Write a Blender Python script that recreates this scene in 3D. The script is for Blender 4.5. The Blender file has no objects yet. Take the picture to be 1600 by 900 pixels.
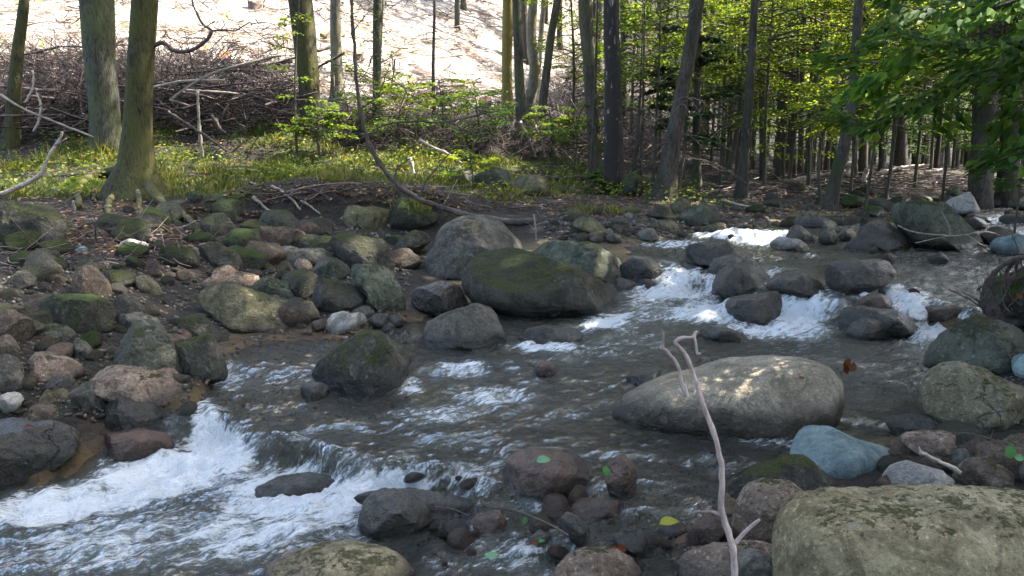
import bpy, bmesh, math, random
import numpy as np
C = bpy.context; D = bpy.data; S = C.scene
random.seed(11); rng = np.random.default_rng(11)
R = math.radians
# ------------------------------------------------------------------ camera, sky, sun, exposure
H = 1.6; F = 1250.0; PITCH = R(10.0)
cd = D.cameras.new('camera'); cam = D.objects.new('camera', cd); C.collection.objects.link(cam)
cam.location = (0, 0, H); cam.rotation_euler = (math.pi/2 - PITCH, 0, 0)
cd.sensor_width = 36; cd.lens = 36*F/1600; cd.clip_start = 0.05; cd.clip_end = 600
S.camera = cam
SUN = np.array([0.56, 0.20, 0.80]); SUN /= np.linalg.norm(SUN)
SUN_EL = math.asin(SUN[2]); SUN_AZ = math.atan2(SUN[0], SUN[1])
w = D.worlds.new('World'); S.world = w; w.use_nodes = True
nt = w.node_tree; bg = nt.nodes['Background']
sky = nt.nodes.new('ShaderNodeTexSky'); sky.sky_type = 'NISHITA'; sky.sun_disc = False
sky.dust_density = 3.5; sky.ozone_density = 0.6; sky.sun_elevation = SUN_EL; sky.sun_rotation = SUN_AZ
nt.links.new(sky.outputs[0], bg.inputs[0]); bg.inputs[1].default_value = 0.15
sd = D.lights.new('sun', 'SUN'); so = D.objects.new('sun', sd); C.collection.objects.link(so)
sd.energy = 5.0; sd.angle = R(0.5); sd.color = (1.0, 0.94, 0.84)
from mathutils import Vector, Matrix
so.rotation_euler = Vector(SUN).to_track_quat('Z', 'Y').to_euler(); so.location = Vector(SUN)*60
vs = S.view_settings; vs.view_transform = 'Standard'; vs.look = 'None'; vs.gamma = 1; vs.use_curve_mapping = False
vs.exposure = 3.0
S.render.engine = 'CYCLES'
cy = S.cycles; cy.max_bounces = 7; cy.diffuse_bounces = 3; cy.glossy_bounces = 3; cy.transmission_bounces = 4
cy.transparent_max_bounces = 8; cy.use_denoising = True; cy.sample_clamp_indirect = 6

# ------------------------------------------------------------------ pixel <-> place
ct, st = math.cos(PITCH), math.sin(PITCH)
def ray(u, v):
    dx = (np.asarray(u, float)-800)/F; dy = (450-np.asarray(v, float))/F
    return dx, ct+dy*st, -st+dy*ct
def at_y(u, v, y):
    a, b, c = ray(u, v); t = y/b
    return np.stack([a*t, np.broadcast_to(y, np.shape(t)).astype(float), H+c*t], -1)
def at_z(u, v, z):
    a, b, c = ray(u, v); t = (z-H)/c
    return np.stack([a*t, b*t, np.broadcast_to(z, np.shape(t)).astype(float)], -1)
def project(x, y, z):
    f = y*ct-(z-H)*st; up = y*st+(z-H)*ct
    f = np.maximum(f, 0.05)
    return 800+F*x/f, 450-F*up/f
# ------------------------------------------------------------------ noise
def _hash(i, j, k, s):
    with np.errstate(over='ignore'):
        h = (i.astype(np.uint32)*np.uint32(374761393) + j.astype(np.uint32)*np.uint32(668265263)
             + k.astype(np.uint32)*np.uint32(2246822519) + np.uint32((s*3266489917) & 0xffffffff))
        h = (h ^ (h >> np.uint32(13)))*np.uint32(1274126177)
        h = h ^ (h >> np.uint32(16))
    return h.astype(np.float64)/4294967295.0
def vnoise(p, s=0):
    p = np.asarray(p, float); i = np.floor(p).astype(np.int64); f = p-i; f = f*f*f*(f*(f*6-15)+10)
    r = 0
    for a in (0, 1):
        for b in (0, 1):
            for c in (0, 1):
                wt = (f[..., 0] if a else 1-f[..., 0])*(f[..., 1] if b else 1-f[..., 1])*(f[..., 2] if c else 1-f[..., 2])
                r = r+wt*_hash(i[..., 0]+a, i[..., 1]+b, i[..., 2]+c, s)
    return r*2-1
def fbm(p, s=0, o=4, g=0.5, l=2.03):
    r = 0; a = 1; t = 0; p = np.asarray(p, float)
    for k in range(o):
        r = r+a*vnoise(p, s+k*17); t += a; a *= g; p = p*l+3.1
    return r/t
def sm(a, b, x): t = np.clip((x-a)/(b-a), 0, 1); return t*t*(3-2*t)
# ------------------------------------------------------------------ water levels (stepped pools) and terrain
WC = np.array([  # u, v, level
 (-300,800,0),(0,780,0),(0,900,-.01),(-300,950,-.02),(300,900,0),(180,820,0),(400,780,.0),(260,735,.02),(330,705,.03),(560,810,.03),(480,760,.02),(600,778,.03),(680,775,.04),(420,748,.02),(600,900,.02),
 (325,632,.19),(370,650,.19),(440,668,.19),(520,690,.185),(600,708,.18),(680,722,.17),(770,742,.15),
 (330,590,.20),(345,560,.25),(420,560,.25),(420,620,.205),(520,650,.205),(700,660,.205),(700,600,.22),(600,540,.25),(480,540,.25),(680,560,.24),(850,620,.22),(850,680,.2),(1000,690,.2),(1100,690,.2),(1200,690,.2),(1000,740,.17),(1130,760,.15),
 (800,830,.07),(900,810,.11),(700,850,.05),(1000,830,.10),(760,790,.10),(850,900,.04),(1050,880,.07),(1000,780,.14),(720,800,.06),
 (800,545,.25),(900,540,.27),(950,500,.30),(1000,495,.31),(1100,540,.29),(1000,560,.27),(860,580,.25),(700,500,.3),(650,505,.28),(760,490,.31),
 (1300,530,.30),(1200,540,.29),(1400,550,.29),(1400,610,.26),(1350,640,.24),(1330,680,.21),(1450,530,.3),(1430,640,.25),(1250,525,.3),
 (1040,470,.33),(1120,485,.32),(1090,455,.345),(1220,508,.31),(1160,510,.31),(1260,500,.32),(1300,515,.31),(1470,515,.31),(1460,505,.33),(1500,520,.31),
 (1045,425,.46),(1080,432,.45),(1100,428,.46),(1200,440,.47),(1240,455,.47),(1290,460,.47),(1330,460,.47),(1400,452,.48),(1440,460,.48),(1500,470,.46),(1560,470,.47),(1440,475,.46),(1530,480,.45),
 (1250,410,.50),(1450,430,.5),(1600,430,.52),(1500,410,.53),(1600,400,.55),(1400,405,.53),(1150,398,.52),(1050,400,.53),(1000,393,.55),(1750,430,.53),
 (1190,382,.57),(1110,385,.56),(1000,383,.57),(1280,392,.55),(1150,366,.64),(1210,362,.66),(1080,374,.6),(1300,355,.68),(1400,390,.56),(1330,345,.70),(1550,345,.68),(1620,350,.68),(1560,385,.58),(1700,390,.57),(1700,345,.7),(1450,340,.7)], float)
WP = at_z(WC[:, 0], WC[:, 1], WC[:, 2])
def water(x, y):
    x = np.asarray(x, float); y = np.asarray(y, float); sh = x.shape; x = x.ravel(); y = y.ravel()
    out = np.empty_like(x)
    for a in range(0, len(x), 20000):
        d2 = (x[a:a+20000, None]-WP[None, :, 0])**2+(y[a:a+20000, None]-WP[None, :, 1])**2
        wgt = 1/(d2+2e-4)**2.6
        out[a:a+20000] = (wgt*WP[None, :, 2]).sum(1)/wgt.sum(1)
    return out.reshape(sh)
G = []
def gz(*pts):
    for u, v, z in pts: G.append(at_z(u, v, z))
def gy(*pts):
    for u, v, y in pts: G.append(at_y(u, v, y))
def bed(*pts):
    for u, v, dp in pts:
        i = np.argmin((WC[:, 0]-u)**2+((WC[:, 1]-v)*1.6)**2); z = WC[i, 2]-dp; p = at_z(u, v, z+dp*.6); p = p.copy(); p[2] = z; G.append(p)
gz((-250,760,.1),(0,748,.04),(130,722,.05),(255,700,.06),(292,640,.2),(322,600,.24),(365,560,.28),(380,528,.27),(480,524,.27),(560,516,.29),(640,492,.32),(640,440,.40),
   (0,640,.24),(120,650,.2),(0,560,.42),(150,560,.36),(0,480,.58),(150,480,.52),(300,480,.42),(420,450,.46),(540,450,.42),
   (0,400,.76),(200,400,.74),(400,400,.62),(600,400,.5),(0,330,.95),(200,345,.90),(400,354,.76),(520,356,.70),(600,354,.69),(680,350,.70),(800,380,.56),(900,372,.63),(960,375,.62),(980,400,.55),
   (-200,500,.6),(-200,400,.85),(-250,620,.4),(850,350,.74),(1000,352,.72),(1100,348,.71),(1180,350,.71),
   (700,440,.36),(830,440,.36),(960,460,.33))
for _u in (340,400,460,520,580,640,690):
    G.append(np.array(at_y(_u, 349, 9.4))); G.append(np.array(at_y(_u, 309, 9.62)))
gy((300,312,9.8),(0,225,14),(165,228,13.5),(300,208,14.5),(480,192,15),(640,180,17),(800,200,17),(870,225,18),(-300,220,14),
   (300,280,11.5),(100,290,11),(-100,290,11),(212,308,10.4),(480,262,13),(700,280,12.5),(850,305,11.5),(600,270,12.5),(760,300,11.3),(780,330,10),
   (957,302,13),(1040,308,12.5),(1160,307,13),(1297,326,11.5),(1400,268,20),(1600,280,18),(1250,288,17),(1100,285,17),(1000,268,19),(1500,300,15),(1600,322,13.2),(1800,300,15),(1900,330,12),
   (1200,262,26),(1600,262,27),(1400,254,34),(1900,262,27),(1100,262,27),
   (300,100,17.5),(300,0,24),(0,100,17),(0,0,24),(-300,100,17),(-300,0,24),(500,110,18),(500,0,25.5),(700,100,24),(700,165,19.5),(700,0,32),(900,110,30),(900,195,22),(900,0,40),(1080,215,36),(1080,110,48),
   (1000,240,25),(820,150,21))
for x, y, z in ((-45,30,9.),(-30,50,19),(-10,60,19),(10,70,17),(30,55,2.0),(50,40,1.6),(25,42,1.2),(12,42,1.6),(40,80,15),(70,80,16),(80,45,4),(25,90,20),(60,120,28),(-20,110,38),(20,130,34),(-70,60,26),(-60,20,7),(-30,8,2.5),(-12,4,.8),(-6,1,.4),(0,0,.05),(1.5,.8,.05),(4,1.0,.4),(8,3,.9),(14,6,1.0),(25,15,1.0),(40,10,1.5),(0,-6,.3),(12,-6,1.2),(-12,-6,.8)):
    G.append(np.array((x, y, z), float))
gz((1100,850,.12),(1215,905,.14),(1120,905,.10),(1060,880,.075),(1230,775,.22),(1160,740,.16),(1250,730,.22),(1370,690,.24),(1450,690,.28),(1600,700,.36),(1600,760,.32),(1450,770,.28),(1600,600,.4),(1480,600,.32),(1460,560,.31),(1600,500,.46),(1560,470,.5),(1750,480,.6),(1330,900,.2),(1800,620,.5),(1900,520,.7),(1480,668,.29),(1300,740,.24),(1680,420,.6))
bed((0,780,.22),(0,900,.2),(180,820,.22),(300,900,.16),(400,780,.24),(260,735,.2),(290,715,.2),(200,752,.2),(330,705,.2),(340,670,.12),(480,760,.2),(600,778,.14),(560,850,.14),(680,775,.09),(325,632,.05),(440,668,.05),(520,690,.05),(600,708,.05),(680,722,.05),(770,742,.05),
    (420,560,.08),(420,620,.10),(520,650,.12),(700,660,.14),(700,600,.15),(600,540,.14),(480,545,.08),(850,620,.16),(850,680,.14),(1000,690,.13),(1100,690,.13),(1200,690,.10),(1000,740,.08),(1130,745,.04),(800,830,.05),(900,810,.06),(700,850,.07),(1000,830,.05),(760,790,.06),(850,900,.05),(1000,780,.06),
    (800,545,.16),(900,540,.18),(950,500,.18),(1000,495,.2),(1100,540,.2),(1000,560,.18),(700,500,.08),(760,490,.06),(1300,530,.2),(1200,540,.2),(1400,550,.16),(1400,610,.12),(1350,640,.1),(1450,530,.1),(1430,640,.04),(1330,680,.05),
    (1040,470,.16),(1120,485,.2),(1220,508,.2),(1160,510,.2),(1045,425,.08),(1100,428,.1),(1240,455,.07),(1330,460,.07),(1440,460,.07),(1500,470,.1),(1250,410,.16),(1450,430,.16),(1600,430,.1),(1500,410,.18),(1600,400,.14),(1400,405,.2),(1150,398,.16),(1050,400,.12),(1190,376,.14),(1110,381,.12),(1280,388,.14),(1150,366,.1),(1210,362,.1),(1300,355,.08),(1550,345,.08),(1560,385,.12),(1450,345,.1),(1700,345,.1),(1700,390,.12))
G = np.array(G)
_k = np.sqrt(((G[:, None, :2]-G[None, :, :2])**2).sum(-1)+1e-6)
n_ = len(G); A = np.zeros((n_+1, n_+1)); A[:n_, :n_] = -_k-np.eye(n_)*-0.0; A[:n_, :n_] -= np.eye(n_)*0.02; A[:n_, n_] = 1; A[n_, :n_] = 1
_sol = np.linalg.solve(A, np.append(G[:, 2], 0)); GW = _sol[:n_]; GB = _sol[n_]
def ground_smooth(x, y):
    x = np.asarray(x, float); y = np.asarray(y, float); sh = x.shape; x = x.ravel(); y = y.ravel(); out = np.empty_like(x)
    for a in range(0, len(x), 20000):
        d = np.sqrt((x[a:a+20000, None]-G[None, :, 0])**2+(y[a:a+20000, None]-G[None, :, 1])**2+1e-6)
        out[a:a+20000] = -(d@GW)+GB
    return out.reshape(sh)
CHP = at_z(*np.array([(-400,800,.0),(-60,758,.02),(60,752,.02),(118,732,.03),(140,722,.03),(268,708,.05),(300,672,.12),(318,620,.2),(345,570,.25),(385,542,.25),(480,535,.25),(560,528,.27),(640,552,.25),(800,553,.25),(900,515,.28),(960,502,.3),(1000,485,.32),(1010,455,.34),(1100,450,.36),(1130,500,.32),(1240,525,.3),(1420,532,.3),(1425,620,.26),(1325,690,.21),(1240,706,.2),(1150,738,.16),(1100,800,.12),(1050,840,.08),(840,905,.04),(600,930,0.),(-400,1000,0.)], float).T)[:, :2]
def in_channel(x, y):
    c = np.zeros(x.shape, bool); j = len(CHP)-1
    for i in range(len(CHP)):
        with np.errstate(divide='ignore', invalid='ignore'):
            c ^= ((CHP[i, 1] > y) != (CHP[j, 1] > y)) & (x < (CHP[j, 0]-CHP[i, 0])*(y-CHP[i, 1])/(CHP[j, 1]-CHP[i, 1]+1e-12)+CHP[i, 0])
        j = i
    return c
def ground(x, y):
    z = ground0(x, y); x = np.asarray(x, float); y = np.asarray(y, float); m = in_channel(x, y)
    if m.any(): z = np.array(z, float); z[m] = np.minimum(z[m], water(x[m], y[m])-.055+.02*np.sin(x[m]*9)*np.sin(y[m]*11))
    return z
def ground0(x, y):
    z = ground_smooth(x, y); p = np.stack([np.asarray(x, float), np.asarray(y, float), 0*z], -1)
    am = 0.25+0.75*sm(8, 16, p[..., 1])
    return z+am*(0.11*fbm(p*0.9, 5, 3)+0.05*fbm(p*3.5, 9, 3))+0.012*fbm(p*13, 3, 2)
def surf(x, y): return np.maximum(ground(x, y), water(x, y)) if True else 0
TS = np.geomspace(0.9, 90, 900)
def _g1(x, y): return float(ground(np.array([x]), np.array([y]))[0])
def hit(u, v, wet=True):
    a, b, c = ray(u, v); x = a*TS; y = b*TS; z = H+c*TS
    s = ground(x, y)
    if wet: s = np.where(y < 17, np.maximum(s, water(x, y)), s)
    k = np.nonzero(z < s)[0]
    if len(k) == 0: i = len(TS)-1; return np.array([x[i], y[i], s[i]])
    i = k[0]
    if i == 0: return np.array([x[0], y[0], s[0]])
    e0 = z[i-1]-s[i-1]; e1 = s[i]-z[i]; t = e0/(e0+e1+1e-9)
    return np.array([x[i-1]+(x[i]-x[i-1])*t, y[i-1]+(y[i]-y[i-1])*t, s[i-1]+(s[i]-s[i-1])*t])
# ------------------------------------------------------------------ object helpers
COL = C.collection.objects
def tag(o, label=None, cat=None, group=None, kind=None):
    if label: o['label'] = label
    if cat: o['category'] = cat
    if group: o['group'] = group
    if kind: o['kind'] = kind
    return o
def mesh_np(name, V, faces, smooth=True):
    """V (n,3); faces: list of (m,k) int arrays"""
    me = D.meshes.new(name); V = np.asarray(V, np.float32)
    me.vertices.add(len(V)); me.vertices.foreach_set('co', V.ravel())
    faces = [np.asarray(f, np.int32) for f in faces if len(f)]
    idx = np.concatenate([f.ravel() for f in faces]); tot = np.concatenate([np.full(len(f), f.shape[1], np.int32) for f in faces])
    start = np.concatenate([[0], np.cumsum(tot)[:-1]]).astype(np.int32)
    me.loops.add(len(idx)); me.loops.foreach_set('vertex_index', idx)
    me.polygons.add(len(tot)); me.polygons.foreach_set('loop_start', start); me.polygons.foreach_set('loop_total', tot)
    me.polygons.foreach_set('use_smooth', np.full(len(tot), smooth, bool))
    me.update(calc_edges=True)
    return me
def obj(name, me, mats=None, parent=None, loc=None):
    o = D.objects.new(name, me); COL.link(o)
    if mats is not None:
        for m in (mats if isinstance(mats, (list, tuple)) else [mats]): me.materials.append(m)
    if parent is not None: o.parent = parent
    if loc is not None: o.location = loc
    return o
def empty(name, loc, rz=0): o = D.objects.new(name, None); COL.link(o); o.location = loc; o.rotation_euler = (0, 0, rz); o.empty_display_size = .2; return o
def attr(me, name, vals, kind='FLOAT'):
    a = me.attributes.new(name, kind, 'POINT'); vals = np.asarray(vals, np.float32)
    a.data.foreach_set('value' if kind == 'FLOAT' else 'vector', vals.ravel())
def tubes(P, Rr, sides=4, cap=True):
    """P (N,K,3) polylines, Rr (N,K) radii -> verts, [faces]"""
    P = np.asarray(P, float); Rr = np.asarray(Rr, float); N, K, _ = P.shape
    T = np.gradient(P, axis=1); T /= np.linalg.norm(T, axis=-1, keepdims=True)+1e-9
    up = np.where(np.abs(T[..., 2:3]) > .9, np.array([1., 0, 0]), np.array([0, 0, 1.]))
    up = np.broadcast_to(up[:, :1], T.shape) if True else up
    A1 = np.cross(T, up); A1 /= np.linalg.norm(A1, axis=-1, keepdims=True)+1e-9; A2 = np.cross(T, A1)
    an = np.arange(sides)*2*np.pi/sides
    V = P[:, :, None]+Rr[:, :, None, None]*(np.cos(an)[None, None, :, None]*A1[:, :, None]+np.sin(an)[None, None, :, None]*A2[:, :, None])
    base = (np.arange(N)*K*sides)[:, None, None]; k = np.arange(K-1)[None, :, None]*sides; s = np.arange(sides)[None, None]
    s2 = (s+1) % sides
    q = np.stack([base+k+s, base+k+s2, base+k+sides+s2, base+k+sides+s], -1).reshape(-1, 4)
    fs = [q[:, ::-1]]
    if cap:
        e = (np.arange(N)*K*sides)[:, None]+np.arange(sides)[None]; fs += [e, (e+(K-1)*sides)[:, ::-1]]
    return V.reshape(-1, 3), fs
def merge(parts):
    Vs = []; fs = {}; o = 0
    for V, F_ in parts:
        Vs.append(V)
        for f in F_:
            f = np.asarray(f)
            if len(f): fs.setdefault(f.shape[1], []).append(f+o)
        o += len(V)
    return np.concatenate(Vs), [np.concatenate(v) for v in fs.values()]
def smooth_path(pts, n=24):
    pts = np.asarray(pts, float); m = len(pts)
    if m == 2:
        t = np.linspace(0, 1, n)[:, None]; return pts[0]*(1-t)+pts[1]*t
    d = np.append(0, np.cumsum(np.linalg.norm(np.diff(pts, axis=0), axis=1))); d /= d[-1]; t = np.linspace(0, 1, n)
    q = np.concatenate([[2*pts[0]-pts[1]], pts, [2*pts[-1]-pts[-2]]]); out = []
    for x in t:
        i = min(np.searchsorted(d, x, 'right')-1, m-2); i = max(i, 0); s = (x-d[i])/(d[i+1]-d[i]+1e-9)
        a, b, c, e = q[i], q[i+1], q[i+2], q[i+3]
        out.append(.5*((2*b)+(-a+c)*s+(2*a-5*b+4*c-e)*s*s+(-a+3*b-3*c+e)*s**3))
    return np.array(out)
LEAF6 = np.array([(0, 0, 0), (.3, .46, .10), (.7, .38, .08), (1, 0, -.06), (.7, -.38, .08), (.3, -.46, .10)])
def leaves(pos, dirv, nor, L, wr=.62, quad=False):
    pos = np.asarray(pos, float); N = len(pos)
    d = dirv/(np.linalg.norm(dirv, axis=1, keepdims=True)+1e-9); s = np.cross(nor, d); s /= np.linalg.norm(s, axis=1, keepdims=True)+1e-9; n = np.cross(d, s)
    T = LEAF6[[0, 1, 3, 5]]*np.array([1, 1.15, 1]) if quad else LEAF6
    if quad: T = T.copy(); T[1, 0] = T[3, 0] = .5
    L = np.broadcast_to(np.asarray(L, float), (N,))
    V = pos[:, None]+L[:, None, None]*(T[None, :, 0:1]*d[:, None]+T[None, :, 1:2]*wr*s[:, None]+T[None, :, 2:3]*n[:, None])
    k = len(T); b = (np.arange(N)*k)[:, None]
    f = [b+np.array([[0, 1, 2, 3]])] if quad else [b+np.array([[0, 3, 2, 1]]), b+np.array([[0, 5, 4, 3]])]
    return V.reshape(-1, 3), f
def rnd_unit(n): v = rng.normal(size=(n, 3)); return v/np.linalg.norm(v, axis=1, keepdims=True)
# ------------------------------------------------------------------ materials
def mat(name):
    m = D.materials.new(name); m.use_nodes = True; t = m.node_tree; t.nodes.clear(); o = t.nodes.new('ShaderNodeOutputMaterial'); return m, t, o
def N(t, kind, ins=None, **kw):
    n = t.nodes.new('ShaderNode'+kind)
    for k, v in kw.items(): setattr(n, k, v)
    for k, v in (ins or {}).items():
        if isinstance(v, bpy.types.NodeSocket): t.links.new(v, n.inputs[k])
        else: n.inputs[k].default_value = v
    return n
def noise(t, vec, sc, det=5, rough=.55, dist=0): return N(t, 'TexNoise', {'Vector': vec, 'Scale': sc, 'Detail': det, 'Roughness': rough, 'Distortion': dist}).outputs[0]
def ramp(t, fac, stops, interp='LINEAR'):
    r = N(t, 'ValToRGB', {0: fac}); e = r.color_ramp.elements; r.color_ramp.interpolation = interp
    while len(e) < len(stops): e.new(.5)
    for i, (p, c) in enumerate(stops): e[i].position = p; e[i].color = (*c, 1) if isinstance(c, tuple) else (c, c, c, 1)
    return r.outputs[0]
def mixc(t, f, a, b, mode='MIX'):
    n = t.nodes.new('ShaderNodeMix'); n.data_type = 'RGBA'; n.blend_type = mode
    for s, v in ((n.inputs[0], f), (n.inputs[6], a), (n.inputs[7], b)):
        if isinstance(v, bpy.types.NodeSocket): t.links.new(v, s)
        else: s.default_value = v if not isinstance(v, tuple) else (*v, 1)[:4]
    return n.outputs[2]
def M(t, op, a, b=0., clamp=False):
    n = t.nodes.new('ShaderNodeMath'); n.operation = op; n.use_clamp = clamp
    for i, v in enumerate((a, b)):
        if isinstance(v, bpy.types.NodeSocket): t.links.new(v, n.inputs[i])
        else: n.inputs[i].default_value = v
    return n.outputs[0]
def at_(t, name): return N(t, 'Attribute', attribute_name=name)
def scaled(t, vec, s): return N(t, 'Mapping', {0: vec, 3: s}).outputs[0]
def pbsdf(t, col, rough=.8, spec=.3, normal=None):
    p = N(t, 'BsdfPrincipled'); 
    for k, v in (('Base Color', col), ('Roughness', rough), ('Specular IOR Level', spec)):
        if isinstance(v, bpy.types.NodeSocket): t.links.new(v, p.inputs[k])
        else: p.inputs[k].default_value = (*v, 1) if isinstance(v, tuple) else v
    if normal is not None: t.links.new(normal, p.inputs['Normal'])
    return p
def rock_mat(name, ca, cb, moss=0.0, lich=.3, rough=.85, speck=.25, wetall=0.0, mossc=((.018, .028, .005), (.058, .068, .012)), grain=60):
    m, t, o = mat(name)
    tc = N(t, 'TexCoord').outputs['Object']; oi = N(t, 'ObjectInfo').outputs['Random']
    off = N(t, 'VectorMath', {0: tc, 1: N(t, 'CombineXYZ', {0: M(t, 'MULTIPLY', oi, 37.), 1: M(t, 'MULTIPLY', oi, 91.), 2: M(t, 'MULTIPLY', oi, 13.)}).outputs[0]}, operation='ADD').outputs[0]
    n1 = noise(t, off, 2.6, 6, .62, .6); n2 = noise(t, off, 11, 6, .68); n3 = noise(t, off, grain, 4, .7)
    col = mixc(t, ramp(t, n1, [(.32, 0.), (.66, 1.)]), ca, cb)
    col = mixc(t, M(t, 'MULTIPLY', ramp(t, n2, [(.38, 0.), (.62, 1.)]), .55), col, tuple(x*.45 for x in ca))
    col = mixc(t, M(t, 'MULTIPLY', ramp(t, n3, [(.56, 0.), (.68, 1.)]), speck*1.6), col, tuple(min(1, x*1.9+.03) for x in cb))
    col = mixc(t, M(t, 'MULTIPLY', ramp(t, n3, [(.34, 1.), (.45, 0.)]), speck*2), col, tuple(x*.3 for x in ca))
    st2 = ramp(t, noise(t, scaled(t, off, (1, 1, .45)), 5.5, 6, .7, 1.2), [(.50, 0.), (.60, 1.)]); col = mixc(t, M(t, 'MULTIPLY', st2, .55), col, tuple(x*.33 for x in ca))
    # lichen spots
    vo = N(t, 'TexVoronoi', {'Vector': N(t, 'VectorMath', {0: off, 1: N(t, 'VectorMath', {0: N(t, 'TexNoise', {'Vector': off, 'Scale': 14.}).outputs[1], 3: .12}, operation='SCALE').outputs[0]}, operation='ADD').outputs[0], 'Scale': 17.}).outputs[0]
    lf = M(t, 'MULTIPLY', ramp(t, vo, [(.12, 1.), (.3, 0.)]), ramp(t, noise(t, off, 4, 3), [(.5, 0.), (.62, 1.)]))
    col = mixc(t, M(t, 'MULTIPLY', lf, lich), col, (.27, .28, .22))
    geo = N(t, 'NewGeometry'); nz = N(t, 'SeparateXYZ', {0: geo.outputs['Normal']}).outputs[2]
    # moss on upward faces
    mn = M(t, 'ADD', M(t, 'MULTIPLY', nz, .42), M(t, 'ADD', M(t, 'MULTIPLY', noise(t, off, 5.5, 8, .78, .6), .85), M(t, 'ADD', M(t, 'MULTIPLY', n2, .2), M(t, 'MULTIPLY', M(t, 'SUBTRACT', noise(t, off, 38, 4, .75), .5), .7))))
    mf = ramp(t, mn, [(min(.96, 1.12-moss*.36), 0.), (min(.999, 1.40-moss*.36), 1.)]) if moss > 0 else None
    bh = M(t, 'ADD', M(t, 'MULTIPLY', n2, .6), M(t, 'ADD', M(t, 'MULTIPLY', n3, .22), M(t, 'MULTIPLY', n1, .6)))
    if mf is not None:
        mcol = mixc(t, noise(t, off, 26, 4, .7), *mossc); mcol = mixc(t, ramp(t, noise(t, off, 90, 2), [(.4, 0.), (.7, .6)]), mcol, tuple(x*1.7 for x in mossc[1]))
        col = mixc(t, mf, col, mcol)
        bh = M(t, 'ADD', bh, M(t, 'MULTIPLY', mf, M(t, 'ADD', .15, M(t, 'MULTIPLY', noise(t, off, 130, 3), .5))))
    cv = N(t, 'VectorMath', {0: off, 1: N(t, 'VectorMath', {0: N(t, 'TexNoise', {'Vector': off, 'Scale': 5., 'Detail': 4.}).outputs[1], 3: .35}, operation='SCALE').outputs[0]}, operation='ADD').outputs[0]
    ck = N(t, 'TexVoronoi', {'Vector': cv, 'Scale': 3.1}, feature='DISTANCE_TO_EDGE').outputs[0]
    ckf = M(t, 'MULTIPLY', ramp(t, ck, [(.0, 1.), (.014, 0.)]), ramp(t, noise(t, off, 2, 2), [(.60, 0.), (.68, .8)]))
    col = mixc(t, M(t, 'MULTIPLY', ckf, .4), col, (.012, .011, .01)); bh = M(t, 'SUBTRACT', bh, M(t, 'MULTIPLY', ckf, .3))
    col = mixc(t, M(t, 'MULTIPLY', oi, .35), col, (.05, .045, .04))
    wet = M(t, 'MAXIMUM', at_(t, 'wet').outputs['Fac'], wetall)
    wn = M(t, 'MULTIPLY', wet, ramp(t, n2, [(.2, .7), (.5, 1.)]))
    col = mixc(t, wn, col, mixc(t, 1., col, (.16, .145, .125), 'MULTIPLY'))
    ro = M(t, 'ADD', rough, M(t, 'MULTIPLY', wn, .16-rough)); ro = M(t, 'ADD', ro, M(t, 'MULTIPLY', n3, .1), True)
    b = N(t, 'Bump', {'Strength': 1., 'Distance': .06, 'Height': bh}).outputs[0]
    p = pbsdf(t, col, ro, M(t, 'ADD', .12, M(t, 'MULTIPLY', wn, .3)), b); t.links.new(p.outputs[0], o.inputs[0]); return m
RM = {
 'grey': rock_mat('grey_stone', (0.072, 0.066, 0.053), (0.144, 0.134, 0.108), .35),
 'greygreen': rock_mat('grey_green_stone', (0.057, 0.061, 0.043), (0.115, 0.119, 0.084), .62, .35),
 'brown': rock_mat('brown_stone', (0.070, 0.052, 0.038), (0.140, 0.108, 0.081), .3),
 'pink': rock_mat('pinkish_granite', (.145, .10, .07), (.28, .21, .155), .15, .3, speck=.4),
 'tan': rock_mat('tan_stone', (0.098, 0.083, 0.053), (0.203, 0.176, 0.112), .22, .5),
 'pale': rock_mat('pale_stone', (0.221, 0.200, 0.174), (0.391, 0.365, 0.323), .0, .2),
 'moss': rock_mat('mossy_stone', (0.046, 0.043, 0.034), (0.093, 0.087, 0.068), 1.0),
 'mossy': rock_mat('very_mossy_stone', (0.036, 0.035, 0.027), (0.072, 0.069, 0.054), 1.35, mossc=((.02, .036, .006), (.055, .085, .014))),
 'olive': rock_mat('olive_lichen_stone', (0.094, 0.083, 0.043), (0.187, 0.166, 0.094), .78, .5, mossc=((.06, .065, .02), (.12, .125, .04))),
 'wet': rock_mat('wet_dark_stone', (.08, .071, .05), (.17, .155, .115), .0, .05, wetall=.9),
 'wetbrown': rock_mat('wet_brown_stone', (.15, .08, .05), (.30, .18, .12), .0, .05, wetall=.75),
 'slate': rock_mat('blue_slate', (.115, .165, .165), (.21, .275, .265), .0, .3, speck=.16, rough=.75),
 'fore': rock_mat('tan_lichen_stone', (.19, .15, .075), (.37, .31, .185), .30, .5, speck=.25, mossc=((.05, .052, .018), (.10, .098, .035))),
 'granite': rock_mat('speckled_granite_boulder', (.25, .205, .14), (.43, .37, .27), .0, .25, speck=.3, grain=85),
}
def leaf_mat(name, cols, trans=.45, rough=.65):
    m, t, o = mat(name); rp = N(t, 'NewGeometry').outputs['Random Per Island']
    n = len(cols); col = ramp(t, rp, [(i/max(1, n-1), c) for i, c in enumerate(cols)])
    p = pbsdf(t, col, rough, .12); tr = N(t, 'BsdfTranslucent', {0: mixc(t, 1., col, (1.3, 1.15, .5), 'MULTIPLY')})
    mx = N(t, 'MixShader', {0: trans, 1: p.outputs[0], 2: tr.outputs[0]}); t.links.new(mx.outputs[0], o.inputs[0]); return m
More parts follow.
